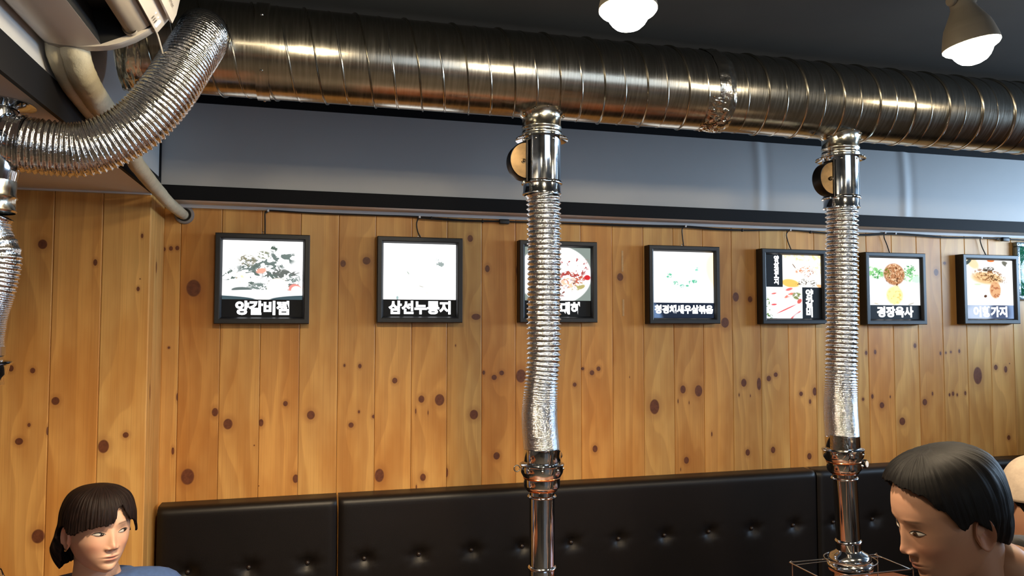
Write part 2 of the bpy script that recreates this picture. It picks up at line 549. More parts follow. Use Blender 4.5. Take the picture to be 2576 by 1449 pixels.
# ---- plain walls, ceilings
struct(obj('wall_side', MB().box(X0 - 0.1, X0, Y0, 0.1, 0, ZU), M['wall_plain']), 'plain wall at the far left of the room')
wr = MB(); wr.box(X1, X1 + 0.1, Y0, 0.1, 0, 1.60).box(X1, X1 + 0.1, Y0, 0.1, 2.35, ZU).box(X1, X1 + 0.1, -.35, 0.1, 1.60, 2.35).box(X1, X1 + 0.1, Y0, -2.75, 1.60, 2.35)
struct(obj('wall_right', wr, M['wall_plain']), 'plain wall with a window on the right')
wf = MB(); wf.box(X0, X1, Y0 - 0.1, Y0, 0, 0.55).box(X0, X1, Y0 - 0.1, Y0, 2.35, ZU).box(X0, 0.7, Y0 - 0.1, Y0, 0.55, 2.35).box(4.5, X1, Y0 - 0.1, Y0, 0.55, 2.35)
struct(obj('wall_front', wf, M['wall_plain']), 'plain wall with windows behind the viewer')


def window(name, loc, w, along):
    """glazed window in a wall opening reaching up to 2.35 m"""
    zb = loc[2]
    e = struct(empty(name, loc), 'wide window letting in daylight')
    def bx(a0, a1, z0, z1, t=0.03):
        if along == 'y': return MB().box(loc[0] - t, loc[0] + t, loc[1] + a0, loc[1] + a1, z0, z1)
        return MB().box(loc[0] + a0, loc[0] + a1, loc[1] - t, loc[1] + t, z0, z1)
    h = w / 2
    for a0, a1, z0, z1 in ((-h, h, zb, zb + .06), (-h, h, 2.29, 2.35), (-h, -h + .06, zb + .06, 2.29), (h - .06, h, zb + .06, 2.29), (-.03, .03, zb + .06, 2.29)):
        obj('frame_bar', bx(a0, a1, z0, z1), M['win_frame'], e)
    for a0, a1 in ((-h + .06, -.03), (.03, h - .06)):
        obj('pane', bx(a0, a1, zb + .06, 2.29, .003), M['glass'], e)


window('window_1', (X1 + 0.05, -1.55, 1.60), 2.4, 'y')
struct(obj('wall_shade_board', bevelled_box(4.43, 4.49, -2.6, -.002, 0, 1.75, .006, 2), mat('shade_board', srgb(96, 66, 42), .5, noise_amt=.1, noise_scale=9)), 'added head-high wooden board, out of view, that shades the lower right of the wall')  # unseen board added to keep the window daylight off the lower wall
window('window_2', (2.6, Y0 - 0.05, 0.55), 3.8, 'x')

struct(obj('ceiling', MB().box(X0 - .1, X1 + .1, Y0 - .1, 0.1, ZU, ZU + 0.1), M['ceiling']), 'charcoal upper ceiling above the big duct')
struct(obj('ceiling_lower', MB().box(X0, XL, Y0, 0.0, ZL, ZU), M['white']), 'lower white ceiling at the left')
gp = MB().box(XL, X1, YT, 0.0, ZL, ZU)
struct(obj('wall_tray_back', gp, M['white']), 'soffit above the pine wall')
pan = MB()
# grey papered face, in one sheet with two soft creases
xs = [XL + 0.004]
zs = [ZL + .053 + (ZU - .053 - ZL) * k / 6 for k in range(7)]
x = XL + 0.004
while x < X1:
    step = 0.12
    for cxx in (1.944, 2.741):
        if abs(x - cxx) < 0.12: step = 0.008
    x += step; xs.append(min(x, X1))
grid = []
for zz in zs:
    row = []
    for xx in xs:
        d = 0
        for cxx, a in ((1.944, .0035), (2.741, .0055)):
            cx2 = cxx + 0.01 * math.sin(zz * 9)
            d += a * math.exp(-((xx - cx2) / 0.022) ** 2) - 0.4 * a * math.exp(-((xx - cx2 - .045) / 0.02) ** 2)
        row.append((xx, YT - 0.003 - d, zz))
    grid.append(row)
pan.rings(grid, False)
struct(obj('wall_tray_panel', pan, M['grey_panel']), 'grey papered strip between two black trims')
struct(obj('wall_tray_left', MB().box(XL, XL + 0.004, Y0, YT - 0.003, ZL + .06, ZU - .05), M['grey_panel']), 'pale grey upright side of the raised ceiling at the left')


def trim(n, mb, label, m='black_trim'):
    struct(obj('trim_%d' % n, mb, M[m], smooth=None), label)


trim(1, MB().box(XL, X1, YT - 0.009, YT, ZL - .001, ZL + .053), 'black trim along the lower edge of the grey strip')
trim(2, MB().box(XL, X1, YT - 0.009, YT, 2.459, ZU), 'black trim along the top of the grey strip behind the duct')
trim(3, MB().box(XL, XL + 0.010, Y0, YT - 0.009, ZL - .001, ZL + .074), 'black trim along the lower edge of the left side')
trim(4, MB().box(XL, XL + 0.010, Y0, YT - 0.009, 2.459, ZU), 'black trim along the top of the left side')
trim(5, MB().box(XL, XL + 0.010, YT - 0.016, YT - 0.003, ZL + .053, 2.459), 'black upright trim in the corner')
trim(6, MB().box(XL, X1, -0.013, 0.0, ZL - 0.012, ZL), 'thin white moulding on top of the pine boards', 'white')
trim(7, MB().box(X0, XL, YP - 0.012, YP, ZL - 0.006, ZL), 'thin white moulding on top of the pier', 'white')

# ================================================================== BIG SPIRAL DUCT
DY, DZ, DR = -1.0, 2.3695, 0.1246
PITCHD = 0.1365
duct = empty('exhaust_duct', (XL, DY, DZ - DR), 'large galvanised spiral duct running along under the dark ceiling', 'duct')
ph = [0.0, .022, .030, .038, .046, .054, .064, .2, .36, .50, .515, .53, .545, .7, .86, .97]
off = [0.0, .0, .0030, .0042, .0030, .0042, .0, .0, .0, .0, .0014, .0014, .0, .0, .0, .0]
nt_ = 80
turns0, turns1 = -6, 44
mb = MB(); rows = []
x_end0, x_end1 = -0.475, X1 - 0.02
for k in range(turns0, turns1):
    for a, b in zip(ph, off):
        row = []
        for j in range(nt_ + 1):
            th = 2 * PI * j / nt_       # from the top over the front to the bottom
            xx = (k + a) * PITCHD + PITCHD * (j / nt_) - 0.06
            r = DR + b
            row.append((min(max(xx, x_end0), x_end1), DY - math.sin(th) * r, DZ + math.cos(th) * r))
        if max(p[0] for p in row) > x_end0 and min(p[0] for p in row) < x_end1: rows.append(row)
mb.rings(rows, False)
obj('duct_body', mb, M['galv'], duct, smooth=30)
# joint band with rivets
bx = -0.150
obj('joint_band', MB().lathe([(DR + .001, -.017), (DR + .0048, -.0165), (DR + .0048, .0165), (DR + .001, .017)], (bx, DY, DZ), (1, 0, 0), 72), M['galv'], duct)
riv = MB().lathe([(.0001, .0035), (.0028, .003), (.0042, .0012), (.0045, 0)], (0, 0, 0), (0, 0, 1), 12).v
for th in (62, 130, 200, 290):
    t = math.radians(th); n = Vector((0, -math.sin(t), math.cos(t)))
    obj('rivet', MB().lathe([(.0045, 0), (.0042, .0012), (.0028, .003), (.0001, .0035)], Vector((bx, DY, DZ)) + n * (DR + .0045), n, 12), M['bolt'], duct)
# crumpled foil tape over the joint further right
def tape_ring(x0, x1, th0, th1, amp, seed, nx=26, na=60, flare=0.0, skew=0.8):
    rs = []
    for i in range(nx + 1):
        row = []
        for j in range(na + 1):
            th = math.radians(th0 + (th1 - th0) * j / na)
            u = i / nx
            xx = x0 + (x1 - x0) * u + PITCHD * (th / 2 / PI) * skew + 0.006 * noise.noise((th * 3, seed, u))
            nn = noise.noise((xx * 60, th * 8, seed)) + .6 * noise.noise((xx * 150, th * 22, seed + 3))
            r = DR + .0010 + .0034 * math.sin(PI * u) + amp * max(0, nn) + flare * (1 - u) ** 2
            row.append((xx, DY - math.sin(th) * r, DZ + math.cos(th) * r))
        rs.append(row)
    return MB().rings(rs, False)


obj('foil_tape', tape_ring(1.150, 1.205, 5, 200, .0035, 1.0), M['tape'], duct, smooth=60)
obj('foil_tape', tape_ring(1.115, 1.190, 115, 185, .008, 5.0), M['tape'], duct, smooth=60)
obj('end_tape', tape_ring(-.500, -.440, 0, 360, .006, 9.0, flare=.004, skew=0), M['tape'], duct, smooth=60)
rs = []
for i in range(9):
    q = 1 - i / 8 * .995
    rs.append([(-.490 - .010 * (1 - q) + .004 * noise.noise((i * .8, k * .5, 2.)), DY - math.sin(2 * PI * k / 60) * (DR + .009) * q, DZ + math.cos(2 * PI * k / 60) * (DR + .009) * q) for k in range(60)])
obj('end_disc', MB().rings(rs), M['tape'], duct, smooth=60)


# ================================================================== FLEXIBLE HOSES
def hose_mesh(path, r, pitches, amp=0.0045, crumple=0.0016, n=56, seed=0.0, per=6, rscale=None, tight=None):
    """path: spline points; pitches(s) -> ridge pitch at arc length s"""
    pts = spline(path, 400)
    L = [0]
    for i in range(1, 400): L.append(L[-1] + (pts[i] - pts[i - 1]).length)
    tot = L[-1]
    # integrate phase
    ss = []; s = 0.0
    while s < tot:
        p = pitches(s / tot)
        for k in range(per): ss.append((s + p * k / per, k / per, p))
        s += p
    ss = [q for q in ss if q[0] <= tot]
    cen = []; j = 0
    for q in ss:
        while j < 398 and L[j + 1] < q[0]: j += 1
        w = (q[0] - L[j]) / max(1e-9, L[j + 1] - L[j])
        cen.append(pts[j].lerp(pts[j + 1], min(1, w)))
    fr = frames(cen)
    rings = []
    for (p, t, e1, e2), (s, phs, pit) in zip(fr, ss):
        a = amp * min(1, pit / 0.0105)
        prof = (1 - abs(math.sin(PI * phs))) ** 1.15
        rs = rscale(s / tot) if rscale else 1.0
        ring = []
        for k in range(n):
            th = 2 * PI * k / n
            d = e1 * math.cos(th) + e2 * math.sin(th)
            q = p + d * r
            cr = crumple * max(0, min(1, (pit - .0032) / .008)) * (noise.noise((q.x * 130 + seed, q.y * 130, q.z * 130)) + .7 * noise.noise((q.x * 300, q.y * 300 + seed, q.z * 300))) * (0.35 + 0.65 * (1 - prof))
            rad = r * rs - a * (1 - prof) + cr
            ring.append(p + d * rad)
        rings.append(ring)
    return MB().rings(rings)


# big hose from the duct down to the tee at the left
hz = empty('flexible_duct', (-0.64, -1.34, 1.95), 'fat crinkled foil hose curving from the big duct down to the left', 'hose')
path = [V for V in [Vector((-0.286, -1.085, 2.362)), Vector((-0.287, -1.150, 2.352)), on_y(507, 98, -1.205), on_y(470, 155, -1.270), on_y(415, 240, -1.302), on_y(335, 322, -1.315), on_y(220, 374, -1.322), on_y(110, 370, -1.334), on_y(22, 355, -1.340)]]
obj('hose', hose_mesh(path, 0.0605, lambda u: 0.0084 if u < .45 else 0.0100, amp=.0050, n=72, seed=3, crumple=.0017), M['foil_big'], hz, smooth=180)
fr0 = Vector((-0.286, -1.085, 2.362)); ax = (Vector(path[1]) - fr0).normalized()
rs = []
for i in range(9):
    row = []
    for k in range(48):
        th = 2 * PI * k / 48
        rad = .0615 + .012 * (1 - i / 8) ** 2 + .004 * noise.noise((k * .7, i * .9, 2.0))
        e1 = Vector((1, 0, 0)); e1 = (e1 - ax * e1.dot(ax)).normalized(); e2 = ax.cross(e1)
        row.append(fr0 + ax * (-.005 + .05 * i / 8) + (e1 * math.cos(th) + e2 * math.sin(th)) * rad)
    rs.append(row)
obj('tape_collar', MB().rings(rs), M['tape'], hz, smooth=70)

# tee at the far left with its drop
tx, ty = -0.6735, -1.340
tee = empty('exhaust_pipe', (tx, ty, 0.70), 'chrome tee pipe hanging from the white ceiling at the left edge', 'pipe')
obj('ceiling_flange', MB().lathe([(.05, -.012), (.0515, -.010), (.074, -.0045), (.081, -.002), (.081, 0), (.05, 0)], (tx, ty, ZL), (0, 0, 1), 56), M['chrome'], tee)
obj('neck', MB().lathe([(.0475, -.075), (.0475, -.01)], (tx, ty, ZL), (0, 0, 1), 48), M['chrome'], tee)
mb = MB().lathe([(.0505, -.165), (.0535, -.150), (.056, -.135), (.056, -.06), (.052, -.052), (.0478, -.048)], (tx, ty, ZL), (0, 0, 1), 56)
obj('tee_body', mb, M['chrome'], tee)
bd = (Vector(path[-2]) - Vector(path[-1])).normalized()
br = Vector(path[-1])
obj('branch', MB().lathe([(.0545, -.075), (.0545, -.012), (.058, -.010), (.060, -.006), (.060, -.002), (.0575, .002), (.0575, .022), (.0615, .024), (.0615, .028), (.0575, .030)], br, bd, 56), M['chrome'], tee)
obj('reducer', MB().lathe([(.049, -.232), (.0515, -.228), (.049, -.222), (.049, -.205), (.0525, -.2), (.049, -.195), (.0505, -.163)], (tx, ty, ZL), (0, 0, 1), 48), M['zinc'], tee)
obj('hose', hose_mesh([(tx, ty, 1.865), (-.684, -1.34, 1.845), (-.678, -1.34, 1.80), (-.661, -1.34, 1.765), (-.667, -1.34, 1.71), (-.682, -1.34, 1.65), (-.688, -1.34, 1.60), (-.688, -1.34, 1.56)], .0525,
                      lambda u: .0085 if .1 < u < .55 else .0045, amp=.004, n=56, seed=8), M['foil'], tee, smooth=180)
px_, py_ = -.688, -1.340
pole = [(.0535, 1.575), (.0535, 1.556), (.050, 1.553), (.050, 1.546), (.066, 1.5435), (.068, 1.541), (.066, 1.5385), (.062, 1.536), (.058, 1.516), (.053, 1.51), (.0525, 1.495), (.041, 1.487), (.0375, 1.485), (.0375, 1.476), (.0425, 1.472), (.0425, 1.466), (.0375, 1.462), (.0375, 1.150)]
obj('pole', MB().lathe(pole, (px_, py_, 0), (0, 0, 1), 48), M['chrome'], tee)
obj('hood', MB().lathe([(.0375, 1.15), (.0425, 1.146), (.0425, 1.138), (.038, 1.134), (.040, 1.12), (.058, 1.11), (.066, 1.09), (.064, 1.07), (.055, 1.06), (.05, 1.0), (.05, .93)], (px_, py_, 0), (0, 0, 1), 48), M['chrome'], tee)


# ================================================================== THE TWO DROPS OVER THE TABLES
def drop(X, Yd, label, lean, axis_pts, with_hood, knob, eye):
    d = empty('exhaust_pipe', (X, Yd, 0.70), label, 'pipe')
    ztop = DZ - DR
    # saddle collar cut to the duct
    rs = []
    for i, (r, dz, sad) in enumerate([(.0690, .002, 1), (.0665, .0, 1), (.0590, -.006, 1), (.0580, -.016, .6), (.0580, -.028, 0), (.0605, -.031, 0), (.0605, -.036, 0), (.0580, -.039, 0), (.0580, -.048, 0), (.0610, -.050, 0), (.0610, -.056, 0), (.0585, -.059, 0)]):
        row = []
        for k in range(64):
            th = 2 * PI * k / 64
            yy = math.sin(th) * r
            z_s = DZ - math.sqrt(max(0, DR * DR - yy * yy)) if abs(yy) < DR else DZ
            zz = ztop + dz + sad * (z_s - ztop)
            row.append((X + math.cos(th) * r, Yd + yy, zz))
        rs.append(row)
    obj('collar', MB().rings(rs), M['zinc'], d)
    for a in (200, 235, 270, 305, 340):
        t = math.radians(a); r = .0655; yy = math.sin(t) * r
        zz = DZ - math.sqrt(DR * DR - yy * yy) - .002
        n = Vector((0, yy, zz - DZ)).normalized()
        obj('screw', MB().lathe([(.004, 0), (.0038, .002), (.002, .0035), (.0002, .0038)], (X + math.cos(t) * r, Yd + yy, zz), n, 10), M['bolt'], d)
    zf = 2.186
    obj('flange', MB().lathe([(.0585, 2.186), (.0790, 2.178), (.0797, 2.1755), (.0790, 2.174), (.058, 2.181)], (X, Yd, 0), (0, 0, 1), 64), M['chrome'], d)
    obj('sleeve', MB().lathe([(.0585, 2.2), (.0598, 2.198), (.0598, 2.188), (.0578, 2.184), (.0578, 2.05), (.0615, 2.046), (.0622, 2.0435), (.0615, 2.041), (.0565, 2.039), (.0565, 2.018), (.0585, 2.014), (.0585, 2.010), (.053, 2.008)], (X, Yd, 0), (0, 0, 1), 64), M['chrome'], d)
    for a in (235, 290):
        t = math.radians(a)
        obj('screw', MB().lathe([(.0042, 0), (.004, .0018), (.002, .0032), (.0002, .0035)], (X + math.cos(t) * .0578, Yd + math.sin(t) * .0578, 2.170), (math.cos(t), math.sin(t), 0), 10), M['bolt'], d)
    # damper housing on the left side: half disc with a rim
    dm = empty('damper', (X - .06, Yd, 2.10)); dm.parent = d; dm.matrix_parent_inverse = world_of(d).inverted()
    cz, R_ = 2.1035, .0555
    cx = X - .0575
    poly = [(cx + R_ * .93 * math.cos(math.radians(a)), cz + R_ * math.sin(math.radians(a))) for a in range(90, 271, 6)]
    y0, y1 = Yd - .038, Yd + .004
    mbx = MB(); n = len(poly)
    inner = [(cx + (x - cx) * .94, cz + (z - cz) * .94) for x, z in poly]
    mbx.rings([[(x, y1, z) for x, z in poly], [(x, y0 + .002, z) for x, z in poly], [(x, y0, z) for x, z in [(cx + (a - cx) * .98, cz + (b - cz) * .98) for a, b in poly]], [(x, y0 + .0015, z) for x, z in inner]], False)
    obj('damper_rim', mbx, M['blackmetal'], dm)
    mbx = MB(); mbx.prism(inner, y0 + .001, y0 + .004)
    obj('damper_face', mbx, M['darkmetal'], dm, smooth=None)
    mbx = MB().prism([(cx - R_ * .9, cz - .01), (cx - R_ * .9, cz + .01), (cx, cz + R_ * .95), (cx, cz - R_ * .95)], y1 - .003, y1)
    obj('damper_back', mbx, M['blackmetal'], dm)
    obj('bracket', bevelled_box(cx - .0025, cx + .0035, Yd - .0395, Yd + .01, cz - .063, cz + .063, .001, 1), M['blackmetal'], dm)
    obj('pivot', MB().lathe([(.007, 0), (.007, .003), (.004, .0035), (.004, .007), (.001, .0085)], (cx - .010, y0 + .001, cz - .002), (0, -1, 0), 16, cap1=True), M['darkmetal'], dm)
    for s in (-1, 1):
        obj('bolt', MB().lathe([(.0048, 0), (.0048, .004), (.002, .005), (.0003, .005)], (cx - .006, y0 + .012, cz + s * .0635), (0, -1, 0), 10), M['bolt'], dm)
    # hose
    ap = [(a, Yd + b, c) for a, b, c in axis_pts]
    obj('hose', hose_mesh(ap, .0525, lambda u: .0150 if u < .66 else (.0150 - (u - .66) / .19 * .0120 if u < .85 else .0030), amp=.0066, seed=X * 7, rscale=lambda u: 1.0 if u < .74 else 1.0 + .02 * min(1, (u - .74) * 8)), [M['foil'], M['foil_tight']], d, smooth=180)
    o = d.children[-1]
    me = o.data; zt = ap[0][2] + (ap[-1][2] - ap[0][2]) * .85
    for p in me.polygons: p.material_index = 1 if p.center.z < zt else 0
    # joint, tapered head and pole
    bx_, by_ = ap[-1][0], ap[-1][1]
    L = Vector(lean).normalized()
    base = Vector((bx_, by_, 1.2536))
    P = lambda prof: [(r, (z - 1.2536)) for r, z in prof]
    obj('clamp', MB().lathe(P([(.0515, 1.258), (.0540, 1.2555), (.0540, 1.216), (.052, 1.212)]), base, L, 56), M['chrome'], d)
    obj('swivel_head', MB().lathe(P([(.052, 1.2165), (.0635, 1.2135), (.0662, 1.2115), (.0662, 1.2090), (.0635, 1.2065), (.0632, 1.192), (.0615, 1.186), (.0560, 1.1765), (.0545, 1.174)]), base, L, 56), M['chrome'], d)
    obj('ring', MB().lathe(P([(.0545, 1.1745), (.0556, 1.1725), (.0545, 1.1705), (.0535, 1.169)]), base, L, 56), M['copper_ring'], d)
    obj('swivel_cup', MB().lathe(P([(.0535, 1.1695), (.0535, 1.150), (.0515, 1.143), (.0455, 1.1375)]), base, L, 56), M['chrome'], d)
    obj('ring', MB().lathe(P([(.0465, 1.1385), (.0455, 1.1355), (.0425, 1.1325), (.0372, 1.131)]), base, L, 56), M['copper_ring'], d)
    zb = .9125
    obj('pole', MB().lathe(P([(.0372, 1.133), (.0372, 1.1215), (.0412, 1.1195), (.0428, 1.1170), (.0412, 1.1145), (.0375, 1.1125), (.0372, zb + .006), (.0412, zb + .003), (.0425, zb), (.0412, zb - .003), (.0385, zb - .006), (.0385, zb - .03)]), base, L, 56), M['chrome'], d)
    obj('hood', MB().lathe(P([(.0385, zb - .028), (.0440, zb - .034), (.0560, zb - .040), (.0650, zb - .050), (.0672, zb - .058), (.0650, zb - .064), (.0690, zb - .067), (.0740, zb - .074), (.0745, zb - .080), (.0700, zb - .085), (.0690, zb - .091), (.0640, zb - .094), (.0560, zb - .098), (.0540, zb - .14), (.0540, zb - .212)]), base, L, 64), M['chrome'], d)
    for a in (215, 255, 300, 335):
        t = math.radians(a); dd = Vector((math.cos(t), math.sin(t), 0))
        obj('screw', MB().lathe([(.0038, 0), (.0036, .0016), (.0018, .003), (.0002, .0032)], base + L * (1.199 - 1.2536) + dd * .0632, dd, 10), M['bolt'], d)
    if eye:
        e = [base + L * (1.202 - 1.2536) + Vector((-.064, -.004, 0)) + Vector((-.002 - .011 + .009 * math.cos(t), 0, .009 * math.sin(t))) for t in [2 * PI * k / 18 for k in range(18)]]
        obj('eye_bolt', MB().tube(e, .0018, 8).tube([e[0], e[0] + Vector((.008, 0, 0))], .0018, 8), M['bolt'], d)
        # torn foil flap on the clamp
        f = []
        for i in range(7):
            f.append([base + Vector((.048 + .012 * math.sin(j * .6) * (i / 6) + .004 * noise.noise((i, j, 1)), -.030 + .016 * i / 6, -.002 - .036 * j / 6 + .003 * noise.noise((i * 2., j, 4)))) for j in range(7)])
        obj('foil_flap', MB().rings(f, False), M['tape'], d)
    else:
        f = []
        for i in range(8):
            t = math.radians(190 + 60 * i / 7)
            f.append([base + Vector((math.cos(t) * (.0555 + .004 * noise.noise((i, j, 2))), math.sin(t) * (.0555 + .003 * noise.noise((i, j, 7))), .006 - .046 * j / 6)) for j in range(7)])
        obj('foil_flap', MB().rings(f, False), M['tape'], d)
    if knob:
        kp = base + L * (1.163 - 1.2536) + Vector((.062, -.012, 0))
        obj('knob', MB().lathe([(.004, -.02), (.004, 0), (.012, .001), (.0145, .004), (.0145, .012), (.012, .015)], kp, (.45, -.89, 0), 20), M['blackmetal'], d)
        obj('knob_cap', MB().lathe([(.0105, .0), (.010, .002), (.0002, .0025)], kp + Vector((.45, -.89, 0)) * .0145, (.45, -.89, 0), 20), M['white'], d)
        obj('bolt', MB().lathe([(.006, 0), (.006, .006), (.003, .009), (.0003, .0095)], kp + Vector((-.015, -.012, -.006)), (-.1, -1, 0), 12), M['bolt'], d)
    return d


drop(.648, -1.0, 'chrome exhaust pipe with foil hose in front of the third lit picture, centre', (0, 0, 1),
     [(.6500, 0, 2.012), (.6535, 0, 1.98), (.655, 0, 1.83), (.6533, 0, 1.64), (.6518, 0, 1.5225), (.6435, 0, 1.4287), (.6391, 0, 1.347), (.643, 0, 1.2886), (.6463, 0, 1.2536)], True, False, True)
drop(1.6985, -1.0, 'chrome exhaust pipe with foil hose beside the black-haired person, white knob', (-.045, 0, 1),
     [(1.6985, 0, 2.012), (1.6987, 0, 1.97), (1.6941, 0, 1.7756), (1.6915, 0, 1.6429), (1.685, 0, 1.5111), (1.6801, 0, 1.4062), (1.6775, 0, 1.341), (1.680, 0, 1.2887), (1.6815, 0, 1.2536)], True, True, False)


# ================================================================== LAMPS
def lamp(X, Y, Z, axis, label, group, power=1.0):
    """spot lamp: bulb rim centre at X,Y,Z, axis points where it shines"""
    a = Vector(axis).normalized()
    e = empty('spot_lamp', (X, Y, Z + .2), label, 'lamp', group)
    c = Vector((X, Y, Z))
    obj('shade', MB().lathe([(.0585, -.004), (.0615, -.006), (.0610, -.014), (.0545, -.040), (.0535, -.042), (.0530, -.046), (.0515, -.049), (.0500, -.055), (.0480, -.058), (.0300, -.092), (.0270, -.100), (.0265, -.145), (.0200, -.152)], c, a, 48), M['beige_lamp'], e)
    obj('bulb', MB().lathe([(.0600, -.007), (.0607, -.003), (.0570, .002), (.0490, .0065), (.0430, .0110), (.0400, .018), (.0345, .026), (.0270, .033), (.0150, .038), (.0003, .0395)], c, a, 48), M['bulb'], e)
    side = a.cross(Vector((0, 1, 0))).normalized()
    jt = c - a * .118
    for s in (-1, 1):
        k = obj('joint_knob', MB().lathe([(.012, 0), (.013, .002), (.013, .008), (.010, .011), (.0003, .0115)], jt + side * s * .026, side * s, 20), M['beige_lamp'], e)
        q0 = jt + side * s * .030
        q1 = Vector((q0.x * .35 + c.x * .65, q0.y, ZU - .075)) if False else Vector((X + side.x * s * .012, Y, ZU - .07))
        mbx = MB().tube([q0, q0 + Vector((0, 0, .02)), q0 + Vector((0, 0, .05)), q1], .0065, 8)
        obj('arm', mbx, M['beige_lamp'], e)
    obj('ceiling_box', MB().lathe([(.038, -.075), (.040, -.072), (.040, 0)], (X, Y, ZU), (0, 0, 1), 32, cap0=True), M['beige_lamp'], e)
    l = bpy.data.lights.new('spot_lamp_light', 'SPOT')
    l.energy = LAMP_W * power; l.color = WARM; l.spot_size = math.radians(150); l.spot_blend = 0.8; l.shadow_soft_size = .05
    lo = bpy.data.objects.new('spot_lamp_light', l); COL.objects.link(lo)
    lo.location = c + a * .06
    lo.rotation_euler = a.to_track_quat('-Z', 'Y').to_euler()
    lo.parent = e; lo.matrix_parent_inverse = world_of(e).inverted()
    return e


G = 'spot lamps hanging from the dark ceiling'
lamp(.6246, -1.702, 2.2775, (0, -.02, -1), 'beige spot lamp shining straight down in front of the duct, middle of the ceiling', G, 1.25)
lamp(1.494, -1.7215, 2.2765, (.16, -.06, -1), 'tilted beige spot lamp hanging in front of the duct, top right', G, .5)
lamp(-.030, -1.70, 2.305, (-.10, .04, -1), 'beige spot lamp just above the picture over the fat hose', G, 1.5)
lamp(2.36, -1.72, 2.28, (.05, 0, -1), 'beige spot lamp beyond the right edge of the view', G, .22)
for X, lb in ((-.4, 'left'), (1.2, 'middle'), (2.8, 'right')): lamp(X, -4.2, 2.28, (0, 0, -1), 'added beige spot lamp, unseen behind the viewer, %s of three' % lb, G, .4)  # unseen lamps, added to light the room from behind

# ================================================================== LIT MENU PICTURES
FW = 0.355


def text_mesh(s, w, h, bold=0.03, vertical=False):
    """flat letters scaled into a w x h box centred on the origin, in x and z"""
    cu = bpy.data.curves.new('lettering', 'FONT')
    cu.body = '\n'.join(s) if vertical else s
    cu.size = 1.0; cu.offset = bold; cu.align_x = 'CENTER'
    cu.resolution_u = 3
    if vertical: cu.space_line = 0.92
    o = bpy.data.objects.new('lettering', cu); COL.objects.link(o)
    dg = bpy.context.evaluated_depsgraph_get(); dg.update()
    me = bpy.data.meshes.new_from_object(o.evaluated_get(dg))
    bpy.data.objects.remove(o)
    xs = [v.co.x for v in me.vertices]; ys = [v.co.y for v in me.vertices]
    x0, x1, y0, y1 = min(xs), max(xs), min(ys), max(ys)
    for v in me.vertices:
        v.co = Vector(((v.co.x - (x0 + x1) / 2) / (x1 - x0) * w, 0, (v.co.y - (y0 + y1) / 2) / (y1 - y0) * h))
    return me


def picture_mat(name, base, layers, strength=1.6):
    """flat printed picture: base colour and layers (colour, cx, cy, rx, ry, rot, noise scale, lo, hi, soft) in picture coordinates 0..1"""
    m = bpy.data.materials.new(name); m.use_nodes = True
    nt = NT(m.node_tree); nt.n.clear()
    uv = nt.node('ShaderNodeUVMap').outputs[0]
    sep = nt.node('ShaderNodeSeparateXYZ'); nt.l.new(uv, sep.inputs[0])
    U, V = sep.outputs[0], sep.outputs[1]
    c = base
    first = True
    for k, (col, cx, cy, rx, ry, rot, ns, lo, hi, soft) in enumerate(layers):
        ca, sa = math.cos(rot), math.sin(rot)
        du = nt.m('SUBTRACT', U, cx); dv = nt.m('SUBTRACT', V, cy)
        a = nt.m('DIVIDE', nt.m('ADD', nt.m('MULTIPLY', du, ca), nt.m('MULTIPLY', dv, sa)), rx)
        b = nt.m('DIVIDE', nt.m('SUBTRACT', nt.m('MULTIPLY', dv, ca), nt.m('MULTIPLY', du, sa)), ry)
        d = nt.m('SQRT', nt.m('ADD', nt.m('MULTIPLY', a, a), nt.m('MULTIPLY', b, b)))
        mask = nt.smooth(d, 1.0 + soft, 1.0 - soft)
        if ns:
            n = nt.noise(nt.comb(nt.m('ADD', U, k * 3.1), V, k * 1.7), ns, 3, 0.6, 0.8)
            mask = nt.m('MULTIPLY', mask, nt.smooth(n, lo, hi))
        c = nt.mix(mask, c, col)
    e = nt.node('ShaderNodeEmission'); o = nt.node('ShaderNodeOutputMaterial')
    nt.sock(e.inputs[0], c); e.inputs[1].default_value = strength * .78
    nt.l.new(e.outputs[0], o.inputs[0])
    return m


M['print_white'] = emit_mat('lit_letters', (0.95, 0.97, 1.0, 1), 1.7)
M['print_dark'] = mat('printed_dark_strip', srgb(24, 27, 32), 0.55, spec=.2)
Wt = (1, 1, 1, 1)


def quad(x0, x1, z0, z1, y):
    return MB().add([(x0, y, z0), (x1, y, z0), (x1, y, z1), (x0, y, z1)], [(0, 1, 2, 3)])


def uvquad(name, x0, x1, z0, z1, y, m, parent):
    me = bpy.data.meshes.new(name)
    t = .0015
    vs = [(x0, y, z0), (x1, y, z0), (x1, y, z1), (x0, y, z1), (x0, y + t, z0), (x1, y + t, z0), (x1, y + t, z1), (x0, y + t, z1)]
    me.from_pydata(vs, [], [(0, 1, 2, 3), (7, 6, 5, 4), (0, 4, 5, 1), (1, 5, 6, 2), (2, 6, 7, 3), (3, 7, 4, 0)])
    uvl = me.uv_layers.new(name='UVMap')
    for lp in me.loops:
        v = me.vertices[lp.vertex_index].co
        uvl.data[lp.index].uv = ((v.x - x0) / (x1 - x0), (v.z - z0) / (z1 - z0))
    me.update()
    return link(name, me, m, parent, None)


